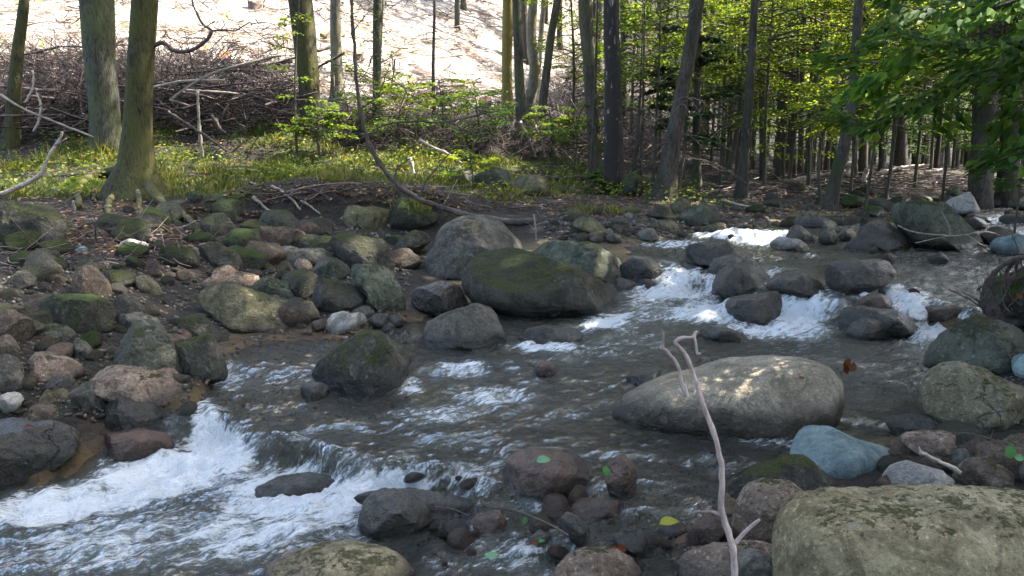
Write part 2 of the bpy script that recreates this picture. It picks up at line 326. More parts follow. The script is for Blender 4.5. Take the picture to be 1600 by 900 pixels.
LM = {
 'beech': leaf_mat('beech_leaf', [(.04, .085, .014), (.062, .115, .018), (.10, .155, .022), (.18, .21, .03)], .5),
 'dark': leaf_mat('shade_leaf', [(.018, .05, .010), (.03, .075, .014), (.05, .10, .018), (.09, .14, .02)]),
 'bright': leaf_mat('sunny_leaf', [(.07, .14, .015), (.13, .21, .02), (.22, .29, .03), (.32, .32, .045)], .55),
 'grass': leaf_mat('grass_blade', [(.045, .075, .015), (.08, .11, .022), (.15, .16, .04), (.22, .18, .08)], .35),
 'herb': leaf_mat('ground_plant_leaf', [(.06, .11, .015), (.1, .16, .02), (.17, .21, .03), (.24, .22, .06)], .4),
 'needle': leaf_mat('spruce_needles', [(.014, .035, .014), (.022, .05, .018), (.04, .065, .022)], .25),
 'litter': leaf_mat('dead_leaves', [(.06, .03, .018), (.11, .06, .035), (.17, .10, .06), (.24, .16, .10)], .15, .7),
}
def plain_mat(name, ca, cb, sc=8, stretch=(1, 1, 1), rough=.85, bump=.4, third=None, vary=False):
    m, t, o = mat(name); tc = N(t, 'TexCoord').outputs['Object']; v = scaled(t, tc, stretch)
    n1 = noise(t, v, sc, 6, .65); n2 = noise(t, v, sc*5, 4, .7)
    col = mixc(t, ramp(t, n1, [(.35, 0.), (.65, 1.)]), ca, cb); col = mixc(t, ramp(t, n2, [(.4, .45), (.55, 0.)]), col, tuple(x*.35 for x in ca))
    if vary:
        rp = N(t, 'NewGeometry').outputs['Random Per Island']; col = mixc(t, ramp(t, rp, [(0., .75), (.55, .15), (.7, 0.)]), col, tuple(x*.3 for x in ca)); col = mixc(t, ramp(t, rp, [(.80, 0.), (1., .7)]), col, tuple(min(1, x*2.) for x in cb))
    if third: col = mixc(t, ramp(t, noise(t, tc, sc*.35, 4), [(.5, 0.), (.62, .9)]), col, third)
    b = N(t, 'Bump', {'Strength': bump, 'Distance': .03, 'Height': M(t, 'ADD', n1, M(t, 'MULTIPLY', n2, .5))}).outputs[0]
    p = pbsdf(t, col, rough, .2, b); t.links.new(p.outputs[0], o.inputs[0]); return m
def bark_mat(name, ca, cb, moss, mossc=(.06, .065, .02), sc=7, groove=.8):
    m, t, o = mat(name); tc = N(t, 'TexCoord').outputs['Object']; oi = N(t, 'ObjectInfo').outputs['Random']
    tc = N(t, 'VectorMath', {0: tc, 1: N(t, 'CombineXYZ', {0: M(t, 'MULTIPLY', oi, 31.), 1: M(t, 'MULTIPLY', oi, 7.), 2: M(t, 'MULTIPLY', oi, 57.)}).outputs[0]}, operation='ADD').outputs[0]
    v = scaled(t, tc, (1, 1, .22)); n1 = noise(t, v, sc, 6, .65, .5); n2 = noise(t, v, sc*6, 5, .7); n3 = noise(t, tc, 1.7, 5, .6)
    col = mixc(t, ramp(t, n1, [(.36, 0.), (.62, 1.)]), ca, cb); col = mixc(t, ramp(t, n2, [(.38, .7), (.52, 0.)]), col, tuple(x*.3 for x in ca))
    col = mixc(t, ramp(t, M(t, 'ADD', n3, M(t, 'MULTIPLY', n2, .7)), [(1.05-moss*.6, 0.), (1.25-moss*.6, .85)]), col, mixc(t, n2, tuple(x*.6 for x in mossc), tuple(x*1.3 for x in mossc)))
    b = N(t, 'Bump', {'Strength': groove, 'Distance': .04, 'Height': M(t, 'ADD', n1, M(t, 'MULTIPLY', n2, .6))}).outputs[0]
    p = pbsdf(t, col, .88, .15, b); t.links.new(p.outputs[0], o.inputs[0]); return m
BM = {
 'beech': bark_mat('mossy_beech_bark', (0.0302, 0.0262, 0.0176), (0.0630, 0.0545, 0.0353), .55, (.055, .056, .016)),
 'beech2': bark_mat('grey_beech_bark', (0.0378, 0.0353, 0.0277), (0.0756, 0.0715, 0.0580), .52, (.065, .075, .035)),
 'pale': bark_mat('pale_beech_bark', (0.1152, 0.1044, 0.0792), (0.1944, 0.1800, 0.1440), .38, (.12, .10, .03)),
 'yellow': bark_mat('lichen_yellow_bark', (.12, .10, .05), (.2, .17, .09), .7, (.15, .12, .03)),
 'dark': bark_mat('dark_conifer_bark', (0.0396, 0.0324, 0.0259), (0.0864, 0.0720, 0.0590), .3, (.035, .04, .02), 9, 1.),
 'mid': bark_mat('grey_brown_bark', (0.0504, 0.0418, 0.0331), (0.0972, 0.0828, 0.0684), .4, (.06, .065, .03), 9),
}
def birch_mat():
    m, t, o = mat('birch_bark'); tc = N(t, 'TexCoord').outputs['Object']
    n1 = noise(t, scaled(t, tc, (1, 1, .35)), 9, 6, .7, .8); n2 = noise(t, scaled(t, tc, (1, 1, 3)), 20, 4)
    zz = N(t, 'SeparateXYZ', {0: tc}).outputs[2]
    f = M(t, 'ADD', n1, M(t, 'MULTIPLY', M(t, 'SUBTRACT', zz, 2.2), .035))
    col = mixc(t, ramp(t, f, [(.575, 0.), (.62, 1.)]), (.022, .019, .016), mixc(t, n2, (.18, .15, .11), (.32, .28, .23)))
    b = N(t, 'Bump', {'Strength': .9, 'Distance': .05, 'Height': M(t, 'SUBTRACT', 1., f)}).outputs[0]
    p = pbsdf(t, col, .8, .2, b); t.links.new(p.outputs[0], o.inputs[0]); return m
BM['birch'] = birch_mat()
WOOD = plain_mat('dead_grey_wood', (.16, .13, .105), (.28, .24, .2), 9)
WOODPALE = plain_mat('bare_pale_wood', (.30, .24, .19), (.46, .39, .33), 9, vary=True)
WOODDARK = plain_mat('dark_twig_wood', (.05, .038, .032), (.10, .08, .068), 9)
SLASH = plain_mat('brushwood', (.065, .047, .042), (.15, .115, .10), 3, vary=True)
CUT = plain_mat('fresh_cut_wood', (.30, .16, .08), (.45, .26, .14), 6)
STICK = plain_mat('foreground_stick_wood', (.30, .22, .19), (.46, .37, .33), 14, (1, 1, .4), .7, .3, (.12, .09, .085))
# ------------------------------------------------------------------ ground sheet
def fan(y0, y1, ny, nx, k, c):
    o_ = 2 if y0 > 0 else 9; ys = np.geomspace(y0+o_, y1+o_, ny)-o_; s = np.linspace(-1, 1, nx)
    X = s[None]*(k*np.maximum(ys, 0)+c)[:, None]; Y = np.repeat(ys[:, None], nx, 1); return X, Y
def grid_faces(ny, nx):
    i = np.arange(ny-1)[:, None]*nx+np.arange(nx-1)[None]; return np.stack([i, i+1, i+nx+1, i+nx], -1)
GX, GY = fan(-6, 118, 430, 380, .95, 6)
GZ = ground(GX, GY); GW_ = water(GX, GY)
V = np.stack([GX, GY, GZ], -1).reshape(-1, 3)
HILLF = lambda x, y, z: sm(1.75, 2.5, z)*sm(14.8, 17.5, y)*(1-sm(-1, 5, x-(y-20)*.12))
me = mesh_np('ground', V, [grid_faces(430, 380).reshape(-1, 4)])
hillw = HILLF(GX, GY, GZ)
gp = np.stack([GX, GY, 0*GX], -1)
uu, vv = project(GX, GY, GZ)
def grass_w(x, y, z):
    """how much grass and herbs grow at a place of the left bank"""
    u, v = project(x, y, z); p = np.stack([x, y, 0*x], -1)
    a = sm(9.3, 10.2, y+.5*fbm(p*1.7, 48, 2))*sm(.85, 1.0, z)*(1-sm(1.7, 2.2, z))*(1-sm(1.2, 2.6, x))*sm(-9, -6, x)
    return np.clip(a*(.42+2.1*fbm(p*1.1, 41, 4)), 0, 1)
attr(me, 'grass', grass_w(GX, GY, GZ).ravel()); attr(me, 'hill', hillw.ravel())
bedw = sm(.10, -.02, GZ-GW_)*(GY < 17)
attr(me, 'wet', bedw.ravel())
attr(me, 'stony', (sm(.75, .4, GZ-GW_)*(GY < 16)).ravel())
def ground_mat():
    m, t, o = mat('forest_ground'); geo = N(t, 'NewGeometry'); pos = geo.outputs['Position']
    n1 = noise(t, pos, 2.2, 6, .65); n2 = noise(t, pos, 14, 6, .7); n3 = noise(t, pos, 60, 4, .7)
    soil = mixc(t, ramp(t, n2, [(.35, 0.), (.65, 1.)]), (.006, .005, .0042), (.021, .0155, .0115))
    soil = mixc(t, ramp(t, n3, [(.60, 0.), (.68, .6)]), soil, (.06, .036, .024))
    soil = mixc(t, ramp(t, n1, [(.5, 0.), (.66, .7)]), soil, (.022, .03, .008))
    grs = mixc(t, n2, (.03, .045, .012), (.085, .10, .028))
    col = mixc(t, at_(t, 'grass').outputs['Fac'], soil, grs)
    hl = mixc(t, ramp(t, n2, [(.38, 0.), (.56, 1.)]), (.16, .125, .10), (.40, .355, .31))
    hl = mixc(t, ramp(t, n3, [(.35, .55), (.5, 0.)]), hl, (.13, .09, .065)); hl = mixc(t, ramp(t, noise(t, pos, 1.1, 6, .7), [(.50, 0.), (.57, .9)]), hl, mixc(t, n3, (.05, .034, .025), (.17, .115, .08))); hl = mixc(t, ramp(t, n1, [(.60, 0.), (.7, .5)]), hl, (.22, .24, .09))
    col = mixc(t, at_(t, 'hill').outputs['Fac'], col, hl)
    st_ = mixc(t, noise(t, pos, 30, 5, .7), (.012, .010, .008), (.05, .04, .031))
    col = mixc(t, M(t, 'MULTIPLY', at_(t, 'stony').outputs['Fac'], .55), col, st_)
    vo = N(t, 'TexVoronoi', {'Vector': pos, 'Scale': 17.}); bc = mixc(t, N(t, 'SeparateXYZ', {0: vo.outputs[1]}).outputs[0], (.035, .025, .015), (.12, .075, .042))
    bc = mixc(t, ramp(t, noise(t, pos, 1.4, 4), [(.45, 0.), (.6, .75)]), bc, (.15, .105, .035))
    wet = at_(t, 'wet').outputs['Fac']; col = mixc(t, wet, col, bc)
    bh = M(t, 'ADD', n2, M(t, 'MULTIPLY', n3, .6)); bh = M(t, 'ADD', bh, M(t, 'MULTIPLY', vo.outputs[0], -.8))
    b = N(t, 'Bump', {'Strength': .9, 'Distance': .06, 'Height': bh}).outputs[0]
    p = pbsdf(t, col, M(t, 'SUBTRACT', .92, M(t, 'MULTIPLY', wet, .45)), .25, b); t.links.new(p.outputs[0], o.inputs[0]); return m
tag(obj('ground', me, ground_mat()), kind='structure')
# ------------------------------------------------------------------ stream
FOAM = [  # u, v, ru, rv, rot, strength
 (342,700,48,34,30,1.15),(255,742,120,36,-12,1.1),(120,785,150,26,-9,1.0),(450,780,120,44,0,.85),(390,830,200,46,-8,.62),(180,845,220,46,-7,.55),(620,752,58,20,10,1.05),(545,780,60,34,-25,.9),
 (320,655,24,34,0,.75),(40,870,140,34,0,.42),(545,832,70,24,-25,.55),(600,722,130,14,8,.30),(450,690,90,16,6,.22),(730,745,70,18,-15,.45),(345,590,40,22,10,.45),(640,760,40,18,0,.9),(690,790,70,14,-18,.5),
 (722,575,42,16,0,.62),(770,620,70,16,0,.55),(690,645,80,14,-5,.45),(640,604,22,14,0,.7),(860,540,64,9,0,.75),(955,500,44,12,-12,.85),(880,517,40,8,0,.5),(820,570,120,30,0,.16),(640,680,200,36,0,.10),(820,640,160,40,0,.14),(460,590,70,18,-10,.2),
 (1050,458,70,13,0,.85),(1135,484,96,20,-4,.9),(1062,434,46,18,0,.8),(1245,488,50,32,0,.95),(1215,515,90,13,0,.8),(1110,440,14,26,-30,.6),(1215,437,26,18,0,.7),(1010,480,70,30,-30,.45),(950,540,110,26,-10,.3),
 (1420,468,46,20,15,.8),(1390,458,66,10,0,.8),(1470,512,52,18,-20,.9),(1500,525,60,10,0,.5),(1270,470,40,22,0,.75),(1190,372,56,13,0,.95),(1150,366,70,7,0,.9),(1060,381,70,6,0,.6),(1570,345,60,8,0,.6),(1300,352,60,5,0,.5),(1440,397,160,12,0,.2),(1450,420,150,22,0,.12),(1180,400,90,8,0,.3),(1550,380,30,10,0,.4),
 (1200,690,66,10,5,.45),(1300,600,60,60,0,.10),(1380,590,70,20,0,.15),(840,790,60,10,0,.4),(830,870,60,30,0,.45),(760,860,60,24,-20,.35),(930,760,50,14,0,.25),(890,840,40,14,-25,.3)]
NYW, NXW = 560, 520
WX, WY = fan(1.15, 17.5, NYW, NXW, .86, 1.2)
WZ = water(WX, WY)
pu, pv = project(WX, WY, WZ); foam = np.zeros_like(WX)
for (u, v, ru, rv, ro, I) in FOAM:
    a = R(ro); du = pu-u; dv = pv-v; x_ = (du*math.cos(a)+dv*math.sin(a))/ru; y_ = (-du*math.sin(a)+dv*math.cos(a))/rv
    foam = np.maximum(foam, I*np.exp(-(x_**2+y_**2)**1.4*.75))
gy_, gx_ = np.gradient(WZ); dyv = np.gradient(WY, axis=0); dxv = np.gradient(WX, axis=1)
slope = np.hypot(gx_/dxv, gy_/dyv); steep = sm(.12, .7, slope)
FD = np.array([-.80, -.60])
sc_ = (WX*FD[0]+WY*FD[1]); tc_ = (-WX*FD[1]+WY*FD[0])
bend = .25*fbm(np.stack([WX, WY, 0*WX], -1)*.7, 77, 2)
fl = np.stack([sc_, tc_+bend, WZ*1.5], -1)
turb = np.clip(.20+.95*foam+.7*steep, 0, 1.25)*(1-.45*sm(1150, 1350, pu)*sm(520, 560, pv)*sm(700, 660, pv))
wv = (.55*fbm(fl*np.array([1.5, 5.5, 1.])*1.5, 301, 3)+.45*fbm(np.stack([WX, WY, 0*WX], -1)*7, 305, 3))
ridg = 1-np.abs(fbm(fl*np.array([2.4, 5., 1.])*1.6, 311, 3))*2
fr = np.clip(np.linspace(0, 1, NYW)[:, None]*1.2, .35, 1.3)
WZ2 = WZ+turb*(.055*wv+.035*(ridg-.6))*(.8+.5*fr)+np.clip(foam, 0, 1)*(.035*fbm(np.stack([WX, WY, 0*WX], -1)*11, 331, 3)+.012*fbm(np.stack([WX, WY, 0*WX], -1)*34, 337, 2))+.009*fbm(np.stack([WX, WY, 0*WX], -1)*14, 317, 3)
me = D.meshes.new('w'); V = np.stack([WX, WY, WZ2], -1).reshape(-1, 3)
g0 = ground(WX, WY); ok = (g0 < WZ2+.06); okf = ok[:-1, :-1] | ok[1:, 1:] | ok[1:, :-1] | ok[:-1, 1:]
inreg = (WY < 16) & ~((pu < 700) & (pv < 420)) & (pv > 325) & ~((pu < 560) & (pv < 505))
okf &= inreg[:-1, :-1]
fq = grid_faces(NYW, NXW)[okf]
used = np.zeros(len(V), bool); used[fq.ravel()] = True; remap = np.cumsum(used)-1
me = mesh_np('stream_water', V[used], [remap[fq]])
attr(me, 'foam', foam.ravel()[used]); attr(me, 'flow', fl.reshape(-1, 3)[used], 'FLOAT_VECTOR'); attr(me, 'steep', steep.ravel()[used])
def water_mat():
    m, t, o = mat('stream_water'); pos = N(t, 'NewGeometry').outputs['Position']
    flv = at_(t, 'flow').outputs['Vector']; fo = at_(t, 'foam').outputs['Fac']; sp = at_(t, 'steep').outputs['Fac']
    s1 = noise(t, scaled(t, flv, (3.2, 11, 3)), 1.6, 6, .68, .7); s2 = noise(t, scaled(t, flv, (7, 34, 6)), 1.5, 5, .7); s3 = noise(t, pos, 42, 5, .75)
    s4 = noise(t, pos, 8, 5, .65, 1.2)
    f = M(t, 'MULTIPLY', fo, 1.22)
    f = M(t, 'ADD', f, M(t, 'MULTIPLY', M(t, 'SUBTRACT', s1, .5), 1.7)); f = M(t, 'ADD', f, M(t, 'MULTIPLY', M(t, 'SUBTRACT', s2, .5), 1.3)); f = M(t, 'ADD', f, M(t, 'MULTIPLY', M(t, 'SUBTRACT', s4, .5), 1.1)); f = M(t, 'ADD', f, M(t, 'MULTIPLY', M(t, 'SUBTRACT', s3, .5), .7))
    f = M(t, 'ADD', f, M(t, 'MULTIPLY', sp, .10))
    ff = ramp(t, f, [(.46, 0.), (.62, .30), (.80, .78), (1.15, 1.)])
    h = M(t, 'ADD', M(t, 'MULTIPLY', s1, .5), M(t, 'ADD', M(t, 'MULTIPLY', s2, .35), M(t, 'MULTIPLY', s4, .7)))
    h2 = M(t, 'ADD', h, M(t, 'MULTIPLY', s3, .12))
    b = N(t, 'Bump', {'Strength': 1., 'Distance': .05, 'Height': h2}).outputs[0]
    fres = N(t, 'Fresnel', {0: 1.33, 1: b}).outputs[0]
    gl = N(t, 'BsdfGlossy', {0: (.97, .99, 1, 1), 1: .04, 'Normal': b})
    tr = N(t, 'BsdfTransparent', {0: (.58, .57, .42, 1)}); df = N(t, 'BsdfDiffuse', {0: (.12, .135, .115, 1), 'Normal': b})
    body = N(t, 'MixShader', {0: M(t, 'ADD', .05, M(t, 'MULTIPLY', fo, .6), True), 1: tr.outputs[0], 2: df.outputs[0]})
    wt = N(t, 'MixShader', {0: fres, 1: body.outputs[0], 2: gl.outputs[0]})
    fb = N(t, 'Bump', {'Strength': 1., 'Distance': .10, 'Height': h2}).outputs[0]
    fd = pbsdf(t, (.84, .87, .88), .45, .4, fb); ft = N(t, 'BsdfTranslucent', {0: (.8, .85, .86, 1), 'Normal': fb}); fm = N(t, 'MixShader', {0: .25, 1: fd.outputs[0], 2: ft.outputs[0]})
    mx = N(t, 'MixShader', {0: ff, 1: wt.outputs[0], 2: fm.outputs[0]}); t.links.new(mx.outputs[0], o.inputs[0]); return m
tag(obj('stream_water', me, water_mat()), kind='structure')
# ------------------------------------------------------------------ rocks
_ico = {}
def ico(n):
    if n not in _ico:
        bm = bmesh.new(); bmesh.ops.create_icosphere(bm, subdivisions=n, radius=1); bm.verts.ensure_lookup_table()
        _ico[n] = (np.array([v.co[:] for v in bm.verts]), np.array([[v.index for v in f.verts] for f in bm.faces])); bm.free()
    return _ico[n]
def shape_noise(P, size, seed, rough=1.):
    n = P/(np.linalg.norm(P, axis=1, keepdims=True)+1e-6); q = P/size+seed*3.7
    return P+n*size*rough*(.06*fbm(q*2.2, seed, 3)+.045*(1-2*np.abs(fbm(q*3.6, seed+3, 4)))+.022*fbm(q*12, seed+9, 4))[:, None]
def cuts(P, rg, k, lo=.68, hi=.9, front=True):
    for _ in range(k):
        n = np.array([rg.uniform(-.9, .9), rg.uniform(-1, -.15) if front else rg.uniform(-1, 1), rg.uniform(-.15, 1.)]); n /= np.linalg.norm(n)
        d = P@n; th = d.max()*rg.uniform(lo, hi); P = P-n*(np.maximum(0, d-th)*.93)[:, None]
    return P
def facet(S0, rg, k, amt=.75):
    n = 9+2*k; Nn = rg.normal(size=(n, 3)); Nn /= np.linalg.norm(Nn, axis=1, keepdims=True); d = rg.uniform(.74, .96, n); q = np.maximum(S0@Nn.T, .02)/d; q = (q**14).sum(1)**(1/14.); f = np.minimum(1/np.maximum(q, .8), 1.18)
    return S0*(1+(f-1)*amt)[:, None]
NR = [0]
FOOT = []
def rock(poly, m, label, depth=.85, sub=4, k=3, z=None, yd=None, name='boulder', cat=None, soft=2, rough=1., box=.88, group=None, wetline=.11):
    NR[0] += 1; seed = NR[0]*7+1; rg = np.random.default_rng(seed)
    p = np.array(poly, float).reshape(-1, 2); vb = p[:, 1].max(); ub = p[p[:, 1] > vb-.12*(vb-p[:, 1].min())-2, 0].mean()
    if yd is not None: h = at_y(ub, vb, yd)
    elif z is not None: h = at_z(ub, vb, z)
    else: h = hit(ub, vb)
    d0 = h[1]; wpx = (p[:, 0].max()-p[:, 0].min())/2; hpx = (vb-p[:, 1].min())/2
    Dp = depth*min(wpx, hpx*2.4)/F*d0; dc = d0+Dp*.8
    q = at_y(p[:, 0], p[:, 1], dc)[:, [0, 2]]
    # densify outline and make it a radial function
    pts = np.concatenate([np.linspace(q[i], q[(i+1) % len(q)], 24, endpoint=False) for i in range(len(q))])
    c = (q.max(0)+q.min(0))/2*.5+pts.mean(0)*.5
    rel = pts-c; th = np.arctan2(rel[:, 1], rel[:, 0]); rr = np.hypot(rel[:, 0], rel[:, 1]); od = np.argsort(th)
    T = np.linspace(-np.pi, np.pi, 257)[:-1]; r = np.interp(T, th[od], rr[od], period=2*np.pi)
    ker = np.exp(-np.arange(-8, 9)**2/(2*soft**2)); ker /= ker.sum(); r = np.convolve(np.concatenate([r[-8:], r, r[:8]]), ker, 'valid')
    S0, Fc = ico(sub); rho = np.hypot(S0[:, 0], S0[:, 2]); ang = np.arctan2(S0[:, 2], S0[:, 0])
    rp = np.interp(ang, T, r, period=2*np.pi)*rho**box
    # the mass is stretched towards its foot so that it stands in the ground
    hh = (q[:, 1].max()-q[:, 1].min())/2; el = math.atan2(H-c[1], dc)
    f = 1/math.sqrt(math.cos(el)**2+(Dp/max(hh, 1e-3))**2*math.sin(el)**2*.8) if Dp > 0 else 1
    zz = np.sin(ang)*rp; zz = np.where(zz > 0, zz*max(.6, f), zz*1.12)
    P = np.stack([np.cos(ang)*rp, np.sign(S0[:, 1])*np.abs(S0[:, 1])**box*Dp, zz], -1)
    xs_ = np.linspace(q[:, 0].min(), q[:, 0].max(), 40); hx = np.zeros(40); dx_ = xs_[1]-xs_[0]
    for i_, x0_ in enumerate(xs_):
        sel = np.abs(pts[:, 0]-x0_) <= dx_*1.2; hx[i_] = np.ptp(pts[sel, 1]) if sel.any() else 0
    P[:, 1] *= np.clip(np.interp(P[:, 0]+c[0], xs_, hx)/max(hx.max(), 1e-6), .3, 1)**.7
    fac_ = np.linalg.norm(facet(S0, rg, k, .3+.13*k if k > 1 else .2), axis=1); fac_ = np.clip(fac_, .8, 1.08); P = P*fac_[:, None]
    P = cuts(P, rg, k+3 if k > 1 else 1, .62, .9); P = shape_noise(P, min(max(hh, Dp*.6), wpx/F*d0)*1.1, seed, rough)
    zb = q[:, 1].min(); loc = np.array([c[0], dc, zb]); Pl = P+np.array([0, 0, c[1]-zb])
    me = mesh_np(name, Pl, [Fc]); W = Pl+loc
    attr(me, 'wet', sm(wetline, wetline*.35, W[:, 2]-water(W[:, 0], W[:, 1])) if dc < 15 else np.zeros(len(W)))
    o = obj(name, me, RM[m], None, loc); tag(o, label, cat or name.replace('_', ' '), group); FOOT.append((c[0], dc, max(wpx/F*d0, Dp))); return o
B = rock
B((-40,316,0,318,20,316,60,320,95,335,108,352,104,380,60,388,20,380,-40,370),'moss','large mossy slab boulder lying below the white branch at the far left',sub=5)
B((180,380,200,373,230,379,237,386,215,393,185,393),'pale','flat pale-edged stone under the exposed roots of the left bank',sub=3,name='stone')
B((116,389,130,384,139,389,131,397,118,396),'slate','small flat slate-grey stone beside the big mossy slab',sub=3,name='stone')
B((288,302,300,298,313,299,315,311,308,318,290,310),'mossy','small mossy round stone right of the tree with exposed roots',sub=3)
B((325,319,345,310,375,315,398,329,403,346,380,347,345,337,327,329),'mossy','low mossy boulder high on the left bank under the grass',sub=4)
B((307,346,325,332,345,335,366,352,374,366,366,377,345,373,315,357),'moss','mossy pointed boulder right of the exposed roots')
B((304,384,340,379,365,391,379,410,378,424,340,426,310,414),'moss','brown boulder with a mossy cap above the pinkish triangle stone')
B((294,386,304,380,313,395,309,413,296,411),'greygreen','small upright stone leaning on the brown mossy-capped boulder',sub=3)
B((324,441,332,421,352,413,372,425,402,432,401,449,360,447,328,444),'pink','pinkish triangle-shaped stone behind the long tan mossy boulder')
B((302,455,308,446,330,441,352,442,400,461,440,480,475,505,480,520,450,527,400,526,375,517,340,491,310,471),'olive','long tan and yellow-mossed boulder sloping down to the water',sub=5,depth=.7,k=2)
B((45,477,62,464,100,457,135,457,160,468,171,485,166,512,140,524,115,521,98,506,70,489),'mossy','bright green moss covered boulder on the left bank',sub=5)
B((102,441,115,420,140,417,158,430,174,462,168,472,120,464),'brown','smooth brown boulder standing behind the bright green mossy one')
B((152,426,185,420,212,428,216,441,200,451,165,449),'moss','mossy dark stone right of the smooth brown boulder')
B((210,430,222,427,245,440,255,453,250,463,228,459,216,445),'tan','angular tan stone above the pebble pocket of the left bank',sub=3,k=5)
B((155,560,175,535,195,508,214,500,235,508,255,525,285,555,299,581,290,603,250,602,190,587),'greygreen','big pyramid-shaped grey-green boulder with a crease down its face',sub=5,k=4)
B((265,536,290,525,315,525,340,540,357,566,359,592,320,600,296,598),'moss','dark boulder with moss on its shoulder at the water, right of the pyramid boulder',sub=5)
B((275,509,290,495,305,490,320,500,343,526,340,534,300,527,278,519),'moss','small dark stone with a mossy top behind the pyramid boulder')
B((172,506,180,492,205,487,225,492,250,501,258,522,220,518,180,522),'grey','grey rounded boulder peeping up behind the pyramid boulder')
B((126,581,140,570,165,565,200,575,245,585,285,600,310,621,306,643,285,657,250,643,215,623,175,614,140,599),'pink','long pinkish slab in front of the pyramid boulder',sub=5,k=4)
B((48,511,60,502,90,509,115,524,119,536,100,540,60,524),'greygreen','long dark grey-green stone below the bright mossy boulder')
B((108,541,118,526,130,532,154,561,140,568,112,560),'grey','angular grey stone between the pink flat stone and the pyramid boulder',k=5)
B((-15,493,10,486,35,492,51,501,48,523,30,537,-15,530),'brown','round brown boulder at the left edge below the tree roots')
B((-15,526,10,524,30,542,30,560,10,568,-15,562),'brown','brown stone at the left edge under the round boulder')
B((26,566,45,553,70,555,105,560,130,573,120,587,80,594,45,590),'pink','flat pinkish stone on the left bank rubble')
B((-25,556,10,555,28,572,42,602,20,615,-25,614),'grey','large grey-brown boulder at the left edge beside the flat pinkish stone')
B((62,601,75,590,105,587,121,601,112,617,75,617),'wet','dark grey stone under the flat pinkish stone')
B((109,606,122,588,140,592,162,613,169,637,140,644,112,632),'grey','grey rounded block left of the long pinkish slab')
B((56,627,75,608,95,606,111,621,108,632,62,634),'tan','small yellowish rounded stone on the lower left rubble')
B((-10,622,8,614,24,613,37,622,30,640,5,648),'pale','small pale stone at the lower left edge',sub=3)
B((26,647,60,630,105,635,117,656,80,664,40,662),'brown','low dark brown stone beside the black wet boulder')
B((152,641,165,622,190,615,220,622,250,645,266,669,250,682,210,680,165,667),'wet','black wet rounded boulder below the long pinkish slab',sub=5)
B((130,691,150,677,200,673,250,680,268,696,250,714,190,721,140,714),'wetbrown','low dark wet boulder at the edge of the lower white water',sub=5)
B((-60,665,-20,656,0,655,50,660,100,672,121,686,127,706,100,727,60,741,0,752,-60,752),'wet','big wet slab boulder at the left edge of the lower white water',sub=5,k=3)
B((384,451,400,436,420,432,445,440,467,463,471,477,430,477,400,467),'greygreen','smooth grey-green boulder right of the long tan mossy boulder')
B((428,441,445,422,470,419,495,432,497,456,470,472,450,450),'moss','mossy grey boulder behind the smooth grey-green one')
B((486,416,500,404,520,403,545,417,555,431,535,439,510,437,492,432),'greygreen','pale green-grey rounded boulder on top of the boulder cluster')
B((487,466,492,446,505,434,530,434,555,447,575,466,570,477,540,487,515,490,495,480),'moss','rounded boulder speckled with dark moss in the middle of the cluster',sub=5)
B((545,421,560,412,580,409,600,416,615,434,630,466,630,487,600,492,580,482,570,457,553,441),'greygreen','tall smooth grey boulder at the right end of the cluster',sub=5)
B((452,416,465,405,485,408,491,418,480,425,458,424),'pink','small pinkish-white stone at the back of the boulder cluster',sub=3)
B((404,466,425,462,455,468,458,480,430,484,408,478),'greygreen','small flat grey stone at the foot of the smooth grey-green boulder',sub=3)
B((455,489,470,470,485,468,500,485,506,499,480,504,460,500),'tan','small angular tan stone beside the white broken rock',sub=3,k=5)
B((484,506,490,499,508,498,511,510,498,518,485,515),'brown','small brown stone left of the white broken rock',sub=3)
B((508,520,513,492,540,488,565,484,576,500,570,512,545,522,520,526),'pale','white broken rock at the edge of the quiet pool',k=6)
B((543,487,560,478,575,477,590,491,587,502,565,494),'grey','rounded grey stone behind the white broken rock',sub=3)
B((575,502,585,492,605,489,613,499,612,511,590,513),'grey','grey stone right of the white broken rock',sub=3)
B((606,497,618,490,632,493,633,509,615,513),'brown','small brown stone at the right end of the pool edge',sub=3)
B((590,514,605,502,620,507,622,517,600,519),'wet','small black wet stone in the water before the pool edge',sub=3)
B((638,467,650,450,680,442,705,443,722,455,734,473,730,490,690,494,650,482),'wet','dark grey boulder left of the large river boulder',sub=5)
B((645,531,655,510,680,497,710,480,740,477,765,484,780,499,800,531,790,542,740,547,680,545),'grey','rough grey boulder standing in the stream before the large river boulder',sub=5)
B((470,592,480,570,505,560,525,540,545,528,580,523,605,535,630,550,643,566,642,602,620,617,560,617,510,607,475,597),'moss','dark boulder with green moss on top standing in midstream',sub=5)
B((466,613,475,600,500,597,516,604,517,620,480,624),'wet','small wet stone at the foot of the mossy midstream boulder',sub=3)
B((622,427,640,405,675,385,690,360,715,343,745,340,780,349,815,364,832,381,832,436,700,438),'grey','big flat-topped grey boulder on the bank behind the large river boulder',sub=5)
B((731,446,738,420,760,398,800,392,845,399,890,414,930,431,965,449,991,475,994,487,960,495,900,493,840,491,780,478,740,462),'moss','largest river boulder, long and smooth, sloping down to the right',sub=6,k=2,depth=.75)
B((826,392,850,380,880,378,920,378,955,388,977,405,990,432,960,442,900,422,845,407),'greygreen','smooth grey-green boulder just behind the largest river boulder',sub=5)
B((966,414,990,400,1015,401,1031,420,1037,435,1000,439,975,434),'wet','black wet boulder beside the small left cascade')
B((953,440,972,434,995,442,994,454,965,455),'wet','small black stone at the right shoulder of the largest river boulder',sub=3)
B((990,440,1010,435,1032,441,1030,452,1000,452),'wet','flat wet stone under the small left cascade',sub=3)
B((414,400,440,386,500,389,526,402,516,414,460,417,420,413),'grey','long grey stone above the boulder cluster on the left bank')
B((472,382,500,367,516,370,522,386,510,397,485,392),'mossy','small dark mossy stone left of the mossy sloping boulder',sub=3)
